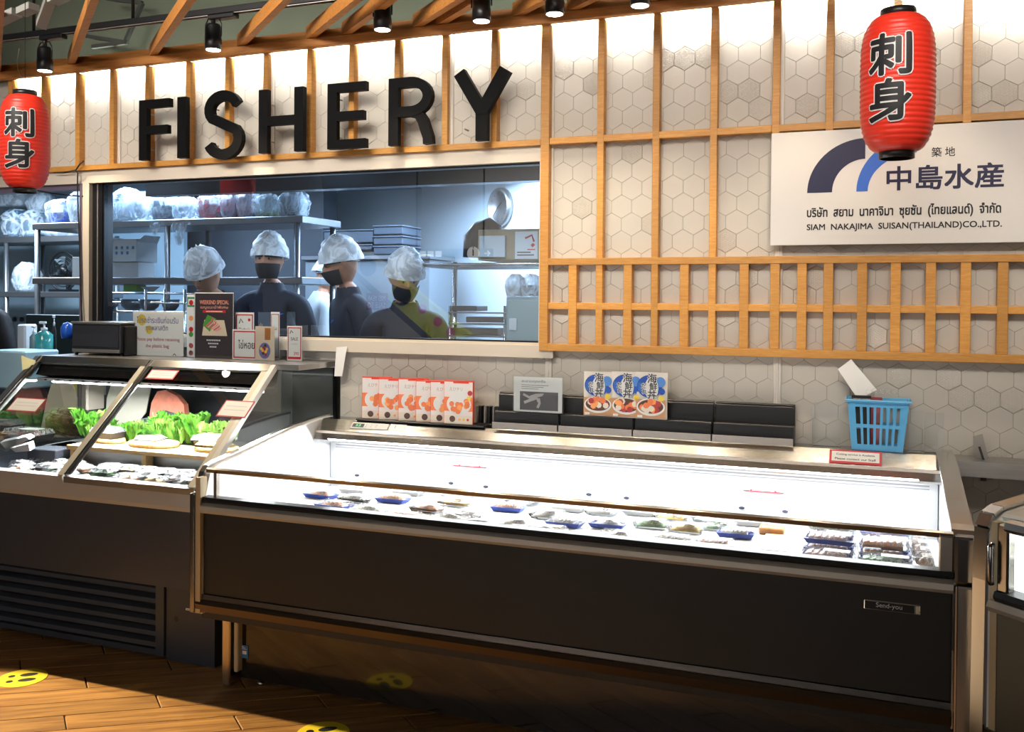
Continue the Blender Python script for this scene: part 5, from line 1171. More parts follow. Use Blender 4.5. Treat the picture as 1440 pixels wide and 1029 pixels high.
pts = [(a.x+(b.x-a.x)*s, zr+.06+(zt_-zr-.06)*z) for s, z in ((0, .25), (.05, .62), (.22, .95), (.45, 1.0), (.75, .86), (.96, .62), (1, .30), (.9, .0), (.5, -.2), (.1, -.05))]
k.prism(pts, 'y', .04, .075, SALM).build('flesh', t); k = MB()
for i in range(9):
    x = a.x+(b.x-a.x)*(.08+i*.1); stroke([(x, zr+.055), (x+.012, zr+.09), (x+.004, zr+.13-.003*i)], .004, .0375, .0395, SALS, k)
k.build('fat_stripes', t)
FISHM = mat('dark fish skin', lin('55545a'), .3, noise=.5, nscale=18, coat=.4)
t = thing('whole_fish', 'dark grey whole fish lying behind the lettuce in the left case', 'fish', (-3.2, .0, zr)); k = MB(); a, b = PY(188, 600, .0), PY(300, 600, .0); L = b.x-a.x; prof_ = []
for i in range(15):
    s = i/14; prof_.append((a.x+L*s, .005+.052*(sin(pi*min(1, s*1.05+.02))**.7)*(1-.45*s)))
vs = []; n = 14
for x, r in prof_:
    for j in range(n): vs.append((x, .0+.035*(r/.05)*cos(2*pi*j/n)*.8, zr+.064+r*sin(2*pi*j/n)*1.05))
k.add(vs, [(i*n+j, i*n+(j+1) % n, (i+1)*n+(j+1) % n, (i+1)*n+j) for i in range(14) for j in range(n)], FISHM, True).build('body', t)
MB().prism([(b.x-.01, zr+.066), (b.x+.05, zr+.11), (b.x+.035, zr+.066), (b.x+.05, zr+.02)], 'y', -.004, .004, FISHM).build('tail', t); MB().prism([(a.x+L*.3, zr+.115), (a.x+L*.38, zr+.15), (a.x+L*.6, zr+.13), (a.x+L*.65, zr+.105)], 'y', -.003, .003, FISHM).build('fin', t)
k = MB(); k.lathe([(0, .004), (.006, .003), (.007, 0)], PAPER, 12); k.v = [V((a.x+.03+q.x, -.026-q.z, zr+.078+q.y)) for q in k.v]; k.build('eye', t)
MB().bbox(a.x, b.x, -.05, .15, DK+.085, zr-.001, STEEL, .002).build('fish_tray', t)
for i, (pp, y) in enumerate(([[(0, 622), (36, 614), (42, 618), (8, 632)], -.47], [[(14, 630), (40, 624), (42, 634), (22, 636)], -.50])):
    q = [PY(u, v, y) for u, v in pp]; k = MB(); n = V((0, .03, .012)); k.add(q+[p+n for p in q], [(3, 2, 1, 0), (4, 5, 6, 7), (0, 1, 5, 4), (1, 2, 6, 5), (2, 3, 7, 6), (3, 0, 4, 7)], PAPER); tag(k.build('paper_tag'), ('long', 'short')[i]+' folded white paper tag at the left picture edge inside the case', 'paper')
# floor stickers
YST = mat('yellow floor sticker', lin('e6cf2e'), .45)
for u, v, lb in ((31, 953, 'yellow round footprint sticker on the floor at the far left'), (454, 1031, 'yellow round footprint sticker cut by the bottom picture edge')):
    p = PZ(u, v, .001); t = thing('floor_sticker', lb, 'sticker', (p.x, p.y, 0), 'yellow footprint stickers'); rr_ = .095
    k = MB(); k.M = MX.Translation((p.x, p.y, .0005)) @ MX.Rotation(R(-50), 4, 'Z'); k.lathe([(rr_, 0), (rr_, .001), (0, .0012)], YST, 36, smooth=False).build('disc', t)
    k = MB(); k.M = MX.Translation((p.x, p.y, .0020)) @ MX.Rotation(R(-50), 4, 'Z')
    for sx in (-.028, .028):
        k.add([(sx+.018*cos(a_), .018+.038*sin(a_)*(1.0 if sin(a_) > 0 else .8), 0) for a_ in [j*pi/9 for j in range(18)]], [tuple(range(18))], INK); k.add([(sx+.014*cos(a_), -.042+.014*sin(a_), 0) for a_ in [j*pi/7 for j in range(14)]], [tuple(range(14))], INK)
    k.build('footprints', t)
# ================================================================== kitchen room behind the glass
KW = mat('kitchen wall panel', lin('c9d3d8'), .4); KD = mat('kitchen dark panel', lin('4a5058'), .5)
KX0, KX1, KY1, KZ = -8.8, -1.30, 3.4, 2.52
struct(MB().box(KX0, KX1+.06, .02, KY1+.1, -.05, -.006, mat('kitchen floor', (.12, .12, .13), .5)).build('floor_kitchen'))
struct(MB().box(KX0, KX1+.06, KY1, KY1+.06, 0, 2.75, KW).build('wall_kitchen_back'))
struct(MB().box(KX1, KX1+.06, .10, KY1, 0, 2.75, KW).build('wall_kitchen_right'))
struct(MB().box(KX0, KX0+.06, .10, KY1, 0, 2.75, KW).build('wall_kitchen_left'))
struct(MB().box(KX0, KX1+.06, .10, KY1, KZ, KZ+.05, mat('kitchen ceiling', lin('b9c2c8'), .6)).build('ceiling_kitchen'))
t = thing('extractor_hood', 'dark steel extractor hood edge along the top of the kitchen window', 'hood', (-2.6, .6, 2.2))
MB().prism([(.34, 2.135), (.34, KZ), (.80, KZ), (.70, 2.20), (.42, 2.135)], 'x', -3.9, -1.42, mat('hood steel', (.10, .11, .13), .25, .8)).build('shell', t)
# dark tiled pier and bulkhead of the kitchen
a = PY(405, 300, 2.6); b = PY(455, 300, 2.6)
struct(MB().box(a.x-1.0, b.x, 2.6, 2.8, 0, KZ, KD).build('wall_kitchen_pier'))
PAN = mat('light diffuser', (1, 1, 1), .4, emit=(.80, .92, 1), es=7)
for x, y, w, h, lb in ((-2.55, 1.95, .9, .3, 'long bright ceiling panel light seen at the top of the kitchen window'), (-4.4, 1.2, 1.0, .5, 'bright ceiling panel light above the left kitchen rack')):
    t = thing('ceiling_panel_light', lb, 'ceiling light', (x, y, KZ-.02)); MB().box(x-w/2, x+w/2, y-h/2, y+h/2, KZ-.018, KZ-.012, PAN).build('diffuser', t); MB().box(x-w/2-.02, x+w/2+.02, y-h/2-.02, y+h/2+.02, KZ-.012, KZ-.001, WHITEP).build('frame', t)
p = PY(608, 258, 2.0); p.y=2.0; t = thing('smoke_detector', 'small round grey detector on the kitchen ceiling left of the clock', 'detector', (p.x, 2.0, KZ-.06)); MB().lathe([(0, 0), (.03, .005), (.045, .02), (.05, .05), (.05, .06)], mat('detector grey', (.4, .42, .45), .4), 20, (p.x, 2.0, KZ-.06)).build('body', t)
# angled wall with the clock
cp = PY(698, 291, 2.5); wd_ = V((.82, -.572, 0)).normalized(); wn_ = V((-.572, -.82, 0)).normalized()
A_ = V((cp.x, cp.y, 0))-wn_*.055; k = MB(); P0_, P1_ = A_-wd_*1.25, A_+wd_*1.7; bk = -wn_*.06
k.add([P0_, P1_, P1_+bk, P0_+bk]+[q+UZ*KZ for q in (P0_, P1_, P1_+bk, P0_+bk)], [(0, 3, 2, 1), (4, 5, 6, 7), (0, 1, 5, 4), (1, 2, 6, 5), (2, 3, 7, 6), (3, 0, 4, 7)], KW); struct(k.build('wall_kitchen_angled'))
t = thing('wall_clock', 'round steel wall clock on the kitchen side wall', 'clock', (A_.x, A_.y, cp.z-.15)); r = .140
def onw(k): k.v = [A_+wd_*q.x+UZ*(cp.z+q.y)+wn_*q.z for q in k.v]; return k
onw(MB().lathe([(r, .001), (r+.006, .01), (r, .045), (r-.02, .052), (r-.022, .04)], STEEL, 40)).build('rim', t)
onw(MB().lathe([(r-.022, .038), (0, .038)], mat('clock face', lin('b9c9d4'), .3, .3), 40, caps=False)).build('dial', t)
k = MB()
for i in range(12):
    a_ = i*pi/6; k.add([(cos(a_)*d-sin(a_)*w, sin(a_)*d+cos(a_)*w, .040) for d, w in ((r-.05, -.003), (r-.03, -.003), (r-.03, .003), (r-.05, .003))], [(0, 1, 2, 3)], INK)
for a_, L in ((.6, .055), (3.9, .09)): k.add([(cos(a_)*d-sin(a_)*w, sin(a_)*d+cos(a_)*w, .042) for d, w in ((-.01, -.005), (L, -.003), (L, .003), (-.01, .005))], [(0, 1, 2, 3)], INK)
onw(k).build('hands', t)
# ---- steel racks
RK = mat('rack steel', (.30, .30, .31), .35, .9)
def rack(lb, x0, x1, y0, y1, posts, shelves, z1):
    t = thing('steel_rack', lb, 'rack', ((x0+x1)/2, (y0+y1)/2, 0), 'kitchen racks')
    for x in posts:
        for y in (y0+.02, y1-.02): MB().tube([(x, y, 0), (x, y, z1)], .019, RK, 10).build('post', t)
    for z in shelves: MB().bbox(x0, x1, y0, y1, z-.045, z, RK, .004).build('shelf', t)
    return t
yA = 1.0
zA = [PY(80, 313, yA).z, PY(80, 390, yA).z]
xA0, xA1 = PY(45, 313, yA).x, PY(425, 320, yA).x
rack('tall steel rack right behind the kitchen window with a bare top shelf edge', xA0, xA1, yA, yA+.45, [xA0+.03, PY(232, 380, yA).x, xA1-.05], [zA[0], zA[1], .55], zA[0])
yB = 1.7; xB0, xB1 = PY(-60, 330, yB).x, PY(120, 330, yB).x; zB = [PY(20, 333, yB).z, PY(60, 410, yB).z]
rack('second steel rack deeper in the kitchen on the far left', xB0, xB1, yB, yB+.4, [PY(6, 340, yB).x, xB1-.05], zB+[.6], zB[0]+.02)
struct(MB().box(xB0-.3, PY(118, 400, 2.2).x+1.0, 2.25, 2.29, 0, KZ, mat('pale blue partition', lin('8fa3ad'), .5)).build('wall_kitchen_partition'))
# bagged goods on the top shelf
BAG = film('clear bag film', (.80, .88, .95), .42, .15, 9, .4); BAG2 = film('milky bag film', (.80, .88, .95), .75, .25, 8, .6)
def bag(lb, u0, v0, u1, v1, y, m=BAG, d=.16, seed=0, zb=None, inner=None):
    a, b = PY(u0, v1, y), PY(u1, v0, y); z0 = a.z if zb is None else zb; w, h = b.x-a.x, b.z-z0; cx = (a.x+b.x)/2; cy = y+d/2
    t = thing('plastic_bag', lb, 'bag', (cx, cy, z0), None); k = MB(); N, M_ = 18, 12; vs = []
    for j in range(M_+1):
        s = j/M_; e = sin(pi*min(1, .12+s*.88))**.5 if s < 1 else .25
        e = (.80+.25*sin(pi*s)) if s < .8 else (.97-(s-.8)*2.6)
        for i in range(N):
            a_ = 2*pi*i/N; c, sn = cos(a_), sin(a_); q = (abs(c)**4+abs(sn)**4)**-.25
            nn = MN.noise(V((c*2.2+seed*3, sn*2.2, s*3+seed)))*.22*(.3+s)+MN.noise(V((c*6+seed, sn*6, s*9)))*.08
            f = max(.05, e*(1+nn)); vs.append((cx+c*q*w/2*f*.92, cy+sn*q*d/2*f*.92, z0+h*s*(1+.05*MN.noise(V((c*3, sn*3, seed)))*(s > .9)) ))
    k.add(vs, [(j*N+i, j*N+(i+1) % N, (j+1)*N+(i+1) % N, (j+1)*N+i) for j in range(M_) for i in range(N)]+[tuple(range(N-1, -1, -1)), tuple(M_*N+i for i in range(N))], m, True).build('film', t)
    if inner:
        iw = w*.37; MB().bbox(cx-iw, cx+iw, cy-d*.3, cy+d*.3, z0+.004, z0+h*inner[1], inner[0], .01).build('contents', t)
    return t
top = zA[0]+.002
WB = mat('white package', lin('c9d6de'), .5); RB = mat('red cartons', lin('a03a48'), .5); BB_ = mat('blue bag package', lin('2a4fb0'), .4); DBx = mat('grey dark stack', lin('4c5866'), .5); SIL = mat('silver tubs', lin('8d9aa2'), .35, .4)
bag('clear bag bulging over the left end of the long kitchen rack', 148, 262, 180, 312, yA+.05, BAG, .2, 1, top, (WB, .6))
bag('large milky bag on the long kitchen rack, below the letter S', 174, 268, 206, 318, yA+.04, BAG2, .2, 2, top)
bag('clear bag over a dark folded stack on the long kitchen rack', 203, 268, 248, 312, yA+.06, BAG, .18, 3, top, (DBx, .75))
bag('crumpled clear bag hanging over the front edge of the rack', 236, 275, 268, 312, yA+.02, BAG, .16, 4, top)
bag('clear bag around red cartons on the long kitchen rack', 268, 267, 303, 313, yA+.05, BAG, .2, 5, top, (RB, .92))
bag('clear bag around a dark silver stack right of the red cartons', 304, 267, 327, 314, yA+.05, BAG, .18, 6, top, (DBx, .95))
bag('clear bag around silver tubs on the long kitchen rack', 326, 266, 352, 315, yA+.05, BAG, .18, 7, top, (SIL, .93))
bag('crumpled clear bag with a green and yellow pack inside', 349, 270, 384, 316, yA+.05, BAG, .16, 8, top, (mat('olive pack', lin('8d9a5a'), .5), .25))
bag('clear bag at the right end of the long kitchen rack', 383, 264, 420, 318, yA+.05, BAG, .18, 9, top, (SIL, .8))
bag('milky plastic bag by the cream post on the kitchen rack', 88, 264, 116, 312, yA+.04, BAG2, .2, 10, top)
for i, (a, b, c, d_) in enumerate(((236, 312, 262, 345), (205, 312, 225, 330))):
    p, q = PY(a, d_, yA-.03), PY(b if False else c, b, yA-.03); k = MB(); n = 8; vs = []
    for j in range(n+1):
        for i2 in range(n+1): s, r_ = i2/n, j/n; ww = 1-.75*(1-r_)*abs(.5-s)*2; vs.append((p.x+(q.x-p.x)*(.5+(s-.5)*(.25+.75*r_)), yA-.012-.012*MN.noise(V((s*5, r_*5, i))), p.z+(q.z-p.z)*r_))
    k.add(vs, [(j*(n+1)+i2, j*(n+1)+i2+1, (j+1)*(n+1)+i2+1, (j+1)*(n+1)+i2) for j in range(n) for i2 in range(n)], BAG, True); tag(k.build('hanging_film'), ('long', 'short')[i]+' torn flap of plastic film hanging from the kitchen rack shelf', 'film')
t = bag('bright blue wrapped pack on the kitchen rack in the open hatch', 57, 278, 90, 303, yA+.08, BAG, .2, 11, top, (BB_, .92)); 
k = MB(); a, b = PY(73, 299, yA+.075), PY(90, 288, yA+.075); k.box(a.x, b.x, yA+.068, yA+.07, a.z, b.z, PAPER).build('label', t)
zbt = zB[0]+.002
bag('blue grey stack wrapped in clear film at the far left of the hatch', -6, 292, 20, 330, yB+.05, BAG, .25, 12, zbt, (mat('steel blue stack', lin('4f7288'), .5), .95))
bag('narrow blue grey stack wrapped in film, second in the hatch', 21, 292, 42, 330, yB+.05, BAG, .25, 13, zbt, (mat('steel blue stack', lin('4f7288'), .5), .9))
bag('milky bag heap on the rear rack in the hatch', 46, 312, 116, 331, yB+.05, BAG2, .25, 14, zbt)
bag('milky bag with bubble wrap on the rear rack lower shelf', 10, 368, 36, 408, yB+.05, BAG2, .2, 15, zB[1]+.002)
for i, (u0, v0, u1, v1) in enumerate(((-20, 262, 30, 290), (30, 268, 60, 300))):
    bag(('wide', 'small')[i]+' white plastic wrapped heap at the top left of the hatch', u0, v0, u1, v1, yB+.25, BAG2, .2, 20+i)
# desk fan and flat tray on the rear rack
p = PY(82, 388, yB+.05); q = PY(82, 408, yB); zf = PY(82, 365, yB+.05).z; t = thing('desk_fan', 'dark round desk fan on the rear kitchen rack', 'fan', (p.x, yB+.10, zB[1])); r = .5*(PY(104, 388, yB+.1)-PY(63, 388, yB+.1)).x; zc = zB[1]+r+.01
for rr_ in (r, r*.8, r*.6, r*.4, r*.2): MB().tube([(p.x+rr_*cos(a_), yB+.10, zc+rr_*sin(a_)) for a_ in [j*2*pi/28 for j in range(28)]], .0035 if rr_ < r else .007, BLACK, 5, closed=True).build('guard_ring', t)
k = MB(); k.lathe([(0, 0), (.04, .004), (.045, .05), (0, .06)], BLACK, 16); k.v = [V((p.x+q_.x, yB+.07+q_.z, zc+q_.y)) for q_ in k.v]; k.build('hub', t)
for i in range(4):
    a_ = i*pi/2+.4; k = MB(); k.add([(p.x+d*cos(a_+e), yB+.11+f, zc+d*sin(a_+e)) for d, e, f in ((.03, -.3, 0), (r*.85, -.35, .02), (r*.85, .35, -.02), (.03, .3, 0))], [(0, 1, 2, 3)], mat('fan blade', (.05, .07, .08), .4)).build('blade', t)
MB().box(p.x-.08, p.x+.08, yB+.03, yB+.18, zB[1], zB[1]+.02, BLACK).box(p.x-.015, p.x+.015, yB+.14, yB+.17, zB[1]+.02, zc, BLACK).build('stand', t)
a, b = PY(50, 386, yA+.05), PY(100, 380, yA+.05); t = MB().lathe([(.0, 0), (.085, .0), (.105, .018), (.11, .018), (.10, -.0)], BLACK, 26, ((a.x+b.x)/2, yA+.16, zA[1]+.002)); tag(t.build('flat_pan'), 'flat black pan on the middle shelf of the kitchen rack', 'pan')
def kbox(name, lb, u0, v0, u1, v1, y, m, d=.12, cat='box', zb=None, bev=.004):
    a, b = PY(u0, v1, y), PY(u1, v0, y); o = MB().bbox(a.x, b.x, y, y+d, a.z if zb is None else zb, b.z, m, bev).build(name); return tag(o, lb, cat)
WH = mat('white carton', lin('dfe6ea'), .5)
kbox('carton', 'white carton on the rack just left of the cream post', 101, 361, 114, 387, yA+.05, WH, .2, zb=zA[1]+.001)
zc2 = zA[1]+.001
t = thing('paper_cup_rack', 'blue and white cup carton with open flap on the kitchen rack', 'carton', (PY(175, 380, yA+.1).x, yA+.15, zc2))
a, b = PY(153, 360, yA+.08), PY(192, 340, yA+.08); MB().bbox(a.x, b.x, yA+.08, yA+.28, a.z-.04, b.z+.02, WH, .004).build('carton', t)
k = MB()
for i in range(9): k.disc((a.x, yA+.08, a.z), UX, UZ, .02+(i % 5)*(b.x-a.x-.03)/4.4, .055-(i//5)*.035, .012, flat('cup blue', '3f86b8'), .001, 12)
k.build('cup_print', t); MB().add([(b.x, yA+.08, b.z), (b.x+.05, yA+.1, b.z+.045), (b.x+.05, yA+.25, b.z+.045), (b.x, yA+.28, b.z)], [(0, 1, 2, 3)], WH).build('flap', t)
MB().bbox(a.x+.01, b.x-.005, yA+.10, yA+.25, zc2, a.z-.042, WH, .003).build('lower_carton', t)
for i, (u0, u1, vt) in enumerate(((147, 170, 370), (173, 190, 372), (191, 206, 372), (268, 279, 373), (281, 291, 372), (293, 302, 371))):
    kbox('carton', ('white carton', 'plain white carton', 'pale blue lined carton', 'narrow white carton', 'narrow white carton', 'narrow white carton')[i]+' on the middle kitchen shelf, '+('leftmost behind the glass', 'second', 'third', 'first of three beside the hairnet', 'second of three beside the hairnet', 'third of three beside the hairnet')[i], u0, vt, u1, 392, yA+(.32 if i < 3 else .06), WH, .08, zb=zc2)
kbox('green_block', 'green block below the middle shelf of the kitchen rack', 173, 400, 191, 410, yA+.1, flat('green plastic', '6fb04a'), .1)
k = MB(); p = PY(204, 410, yA+.1); k.lathe([(.02, 0), (.045, .02), (.065, .035), (.062, .035), (.04, .018)], WH, 20, (p.x, p.y+.05, p.z)); tag(k.build('bowl'), 'white bowl hung under the kitchen rack beside the green block', 'bowl')
# low glass shelves with bowls
yL = .33
t = thing('wire_shelf_unit', 'low wire shelf unit with bowls behind the glass left of the poster', 'shelf', (PY(200, 450, yL).x, yL, .9))
for v in (412, 425, 438): a, b = PY(148, v, yL), PY(262, v, yL); MB().tube([(a.x, yL, a.z), (b.x, yL, a.z)], .006, CHROME, 6).tube([(a.x, yL+.1, a.z), (b.x, yL+.1, a.z)], .006, CHROME, 6).build('rail', t)
for u in (150, 205, 232, 260): a = PY(u, 412, yL); MB().tube([(a.x, yL, .9), (a.x, yL, a.z+.02)], .008, CHROME, 6).build('post', t)
zq = PY(200, 438, yL).z
for i, (u, r_) in enumerate(((160, .05), (192, .07), (215, .06), (245, .05))):
    p = PY(u, 438, yL+.08); k = MB().lathe([(r_*.5, .006), (r_*.9, .03), (r_, .07), (r_-.004, .07), (r_*.8, .03)], mat('dark steel bowl', lin('5a6a78'), .3, .5), 20, (p.x, yL+.05, zq)); tag(k.build('mixing_bowl'), 'steel bowl on the low wire shelf, %s from the left' % ('first', 'second', 'third', 'fourth')[i], 'bowl', 'bowls on the wire shelf')
# worktop with soap and tools in the hatch
zhc = PY(62, 501, .34).z; struct(MB().box(-6.2, -3.99, .31, .56, 0, zhc-.001, KD).build('trim_3'))
kbox('splash_board', 'dark green board behind the soap bottle in the hatch', 36, 443, 116, 498, .9, mat('dark green board', (.015, .03, .03), .4), .03, zb=0)
def bottle(lb, u, vt, vb, y, wpx, m, cap=WH):
    a, b = PY(u, vb, y), PY(u, vt, y); a.z = zhc; r_ = (PY(u+wpx/2, vb, y).x-a.x); h = b.z-a.z; t = thing('pump_bottle', lb, 'bottle', (a.x, y, a.z))
    MB().lathe([(r_*.92, 0), (r_, .01), (r_, h*.62), (r_*.5, h*.72), (r_*.35, h*.74)], m, 18, (a.x, y, a.z)).build('body', t); MB().lathe([(r_*.38, h*.74), (r_*.38, h*.82), (r_*.12, h*.83), (r_*.12, h*.94)], cap, 12, (a.x, y, a.z)).bbox(a.x-r_*.7, a.x+r_*.3, y-.008, y+.008, a.z+h*.93, a.z+h, cap, .003).build('pump', t); return t
TEAL = mat('teal liquid soap', lin('3f9a96'), .15, coat=.5)
bottle('large teal pump soap bottle in the open hatch', 62, 452, 501, .35, 18, TEAL); bottle('smaller clear pump bottle left of the teal soap bottle', 48, 458, 500, .42, 9, mat('pale bottle', lin('7f9a9c'), .2)); bottle('slim dark bottle with white top right of the teal soap', 76, 443, 500, .40, 5, BLACK)
kbox('plastic_jug', 'white plastic container by the elbow in the hatch', 23, 456, 35, 493, .42, WH, .1, 'container', zb=zhc+.001, bev=.01)
kbox('foam_box', 'pale blue foam box with round dimples in the hatch', -20, 494, 34, 545, .05, mat('pale blue foam', lin('a9cfe0'), .6), .25, 'box', bev=.01)
for i, u in enumerate((10, 20)): p = PY(u+4, 449, 2.2); k = MB().lathe([(0, .015), (.02, .012), (.022, 0)], BLACK, 12); k.v = [V((p.x+q_.x, 2.249-q_.z, p.z+q_.y)) for q_ in k.v]; tag(k.build('wall_socket'), ('left', 'right')[i]+' small black round socket on the pale partition', 'socket')
# ---- right half of the kitchen: shelf with box, wire shelf, fridge, stack of crates
yR = .50
CARD = mat('cardboard', lin('a8977c'), .7, noise=.1)
t = thing('cardboard_box', 'cardboard box with white label on the high kitchen shelf under the clock', 'box', (PY(705, 360, yR).x, yR+.15, PY(705, 366, yR).z))
a, b = PY(672, 366, yR), PY(762, 321, yR); MB().bbox(a.x, KX1-.005 if b.x > KX1 else b.x, yR, yR+.3, a.z, b.z, CARD, .003).build('carton', t); 
l0, l1 = PY(724, 364, yR-.003), PY(756, 325, yR-.003); k = MB().box(l0.x, l1.x, yR-.002, yR-.0005, l0.z, l1.z, WH); W, H = l1.x-l0.x, l1.z-l0.z
O = (l0.x, yR-.002, l0.z); k.rect(O, UX, UZ, W*.1, W*.85, H*.12, H*.16, INK); k.rect(O, UX, UZ, W*.1, W*.7, H*.22, H*.26, INK); k.rect(O, UX, UZ, W*.55, W*.9, H*.32, H*.36, RED); 
stroke([(l0.x+W*.45, l0.z+H*.75), (l0.x+W*.75, l0.z+H*.86), (l0.x+W*.85, l0.z+H*.62)], .010, yR-.0035, yR-.003, flat('deep red print', 'b03040'), k); k.add([(O[0]+W*.80, yR-.003, O[2]+H*.42), (O[0]+W*.9, yR-.003, O[2]+H*.5), (O[0]+W*.8, yR-.003, O[2]+H*.58), (O[0]+W*.7, yR-.003, O[2]+H*.5)], [(0, 1, 2, 3)], RED); k.build('label', t)
MB().bbox(PY(676, 345, yR).x, PY(712, 345, yR).x, yR-.02, yR-.003, PY(680, 362, yR).z, PY(680, 332, yR).z, WB, .002).build('paper_flap', t)
t = thing('folded_apron', 'black padded cover draped left of the cardboard box', 'cover', (PY(680, 360, yR+.1).x, yR+.1, PY(680, 362, yR).z)); 
k = MB().tube([PY(664, 362, yR+.12), PY(665, 335, yR+.12), PY(675, 322, yR+.12), PY(690, 314, yR+.12), PY(702, 322, yR+.12)], [.05, .05, .045, .035, .02], BLACK, 12).build('cloth', t)
t = thing('wire_shelf', 'sloping chrome wire shelf below the cardboard box', 'shelf', (PY(680, 380, yR).x, yR, PY(680, 380, yR).z)); 
zsR = PY(700, 368, yR).z
for i in range(13): k = MB().tube([(PY(590, 370, yR).x, yR+i*.035, zsR-.02), (KX1-.01, yR+i*.035, zsR-.02)], .004, CHROME, 6).build('wire', t)
MB().tube([(PY(590, 370, yR).x, yR-.01, zsR-.012), (KX1-.01, yR-.01, zsR-.012)], .008, CHROME, 6).build('front_bar', t)
for x in (PY(640, 370, yR).x,): MB().tube([(x, yR, .9), (x, yR, zsR)], .012, CHROME, 8).build('post', t)
t = thing('under_fridge', 'white upright fridge cabinet at the lower right of the kitchen window', 'fridge', (PY(735, 470, .35).x, .5, 0)); a, b = PY(711, 480, .35), PY(758, 414, .35)
MB().bbox(a.x, KX1-.01, .35, .80, .0, a.z-.0+.22, mat('fridge body', lin('8aa5a8'), .35), .006).build('body', t); MB().bbox(a.x+.01, KX1-.02, .335, .349, .3, a.z+.205, mat('fridge door', lin('96b0b2'), .3), .006).build('door', t); p = PY(722, 456, .335); MB().bbox(p.x-.02, p.x+.02, .325, .334, p.z-.03, p.z+.03, WH, .003).build('thermostat', t)
zfr = a.z+.22
for i, (u, w_, h_, m, lb) in enumerate(((716, .10, .09, BAG2, 'milky bag on the fridge top, left'), (738, .13, .12, BAG, 'clear bag on the fridge top, right'))):
    p = PY(u+6, 410, .42); bag(lb, u-10, 385, u+14, 412, .42, m, .14, 30+i, zfr+.002, (SIL, .5))
yS = 2.22
for i, (u0, v0, u1, v1) in enumerate(((455, 322, 524, 342), (455, 343, 522, 352), (525, 316, 566, 330), (525, 331, 566, 344), (525, 345, 566, 358))):
    a, b = PY(u0, v1, yS), PY(u1, v0, yS); t = thing('stacking_crate', 'dark grey stacking crate behind the workers, %s' % ('left stack top', 'left stack bottom', 'right stack top', 'right stack middle', 'right stack bottom')[i], 'crate', ((a.x+b.x)/2, yS+.15, a.z), 'crates behind the workers')
    MB().bbox(a.x, b.x, yS, yS+.3, a.z, b.z-.012, mat('slate crate', lin('47505c'), .4), .006).build('body', t); MB().bbox(a.x-.006, b.x+.006, yS-.006, yS+.306, b.z-.011, b.z, mat('slate crate rim', lin('59636f'), .4), .003).build('rim', t)
a, b = PY(440, 362, yS-.02), PY(580, 352, yS-.02); t = thing('rear_counter', 'grey steel counter and white cabinet behind the workers', 'counter', ((a.x+b.x)/2, yS+.2, 0)); MB().bbox(a.x-.1, b.x+.15, yS-.03, yS+.40, a.z-.02, a.z+.012, RK, .004).build('top', t); MB().bbox(a.x-.08, b.x+.13, yS, yS+.38, 0, a.z-.022, mat('cabinet body', lin('7a8288'), .5), .004).build('body', t)
yC = .24
k = MB(); 
for i, (u0, v0, u1, v1, lb) in enumerate(((620, 430, 660, 437, 'black tray with green garnish on the prep shelf'), (640, 446, 705, 453, 'wide black tray on the middle prep shelf'), (615, 462, 690, 470, 'lower black tray on the prep shelf'))):
    kbox('serving_tray', lb, u0+15, v0, u1+10, v1, yC+.22, mat('black tray plastic', (.02, .02, .025), .3), .15, 'tray', bev=.003)
t = thing('prep_shelf', 'low steel shelf with trays at the right of the kitchen window', 'shelf', (PY(670, 470, .42).x, .5, 1.0))
for v in (438, 454, 471): a, b = PY(630, v, .45), PY(712, v, .45); MB().bbox(a.x, b.x, .45, .66, a.z-.008, a.z, RK, .002).build('shelf', t)
for u in (632, 709): a = PY(u, 430, .45); MB().tube([(a.x, .46, .9), (a.x, .46, a.z)], .008, CHROME, 6).build('post', t)
# ================================================================== people
SKIN = mat('skin', lin('c98f6f'), .5, noise=.08, nscale=12); HAIR = mat('black hair', (.012, .010, .010), .5); NET = film('hairnet', (.90, .92, .94), .62, .5, 11, .88)
NAVYC = mat('navy uniform', lin('141a2c'), .75, noise=.2, nscale=20); BLKC = mat('black cloth mask', lin('1c1c20'), .7); WHC = mat('white uniform', lin('cfd3d6'), .8, noise=.06, nscale=10); GRYC = mat('dark trousers', lin('22242a'), .8)
def head_mesh():
    bm = bmesh.new(); bmesh.ops.create_uvsphere(bm, u_segments=28, v_segments=20, radius=1)
    for v in bm.verts:
        x, y, z = v.co; f = max(0, -y)
        X, Y_, Z_ = x*.074, y*.094, z*.116
        if z < 0: X *= 1+z*.28; Y_ = Y_*(1+z*.12)-(.010*f*-z)
        X *= 1 if y < 0 else 1.05
        def g(cx, cz, s, amt):
            d = ((x-cx)**2+(z-cz)**2)/s**2; return amt*math.exp(-d) if y < 0 else 0
        Y_ -= g(0, -.15, .13, .024)+g(0, .02, .09, .010)+g(0, -.52, .20, .007)+g(0, -.82, .2, .010)
        Y_ += g(.36, .05, .17, .012)+g(-.36, .05, .17, .012)+g(0, -.36, .1, .003)
        for sx in (-1, 1):
            d = ((y-.02)**2+(z+.05)**2)/.045
            if x*sx > .8: X += sx*.016*math.exp(-d*1.2)
        v.co = V((X, Y_, Z_))
    return bm
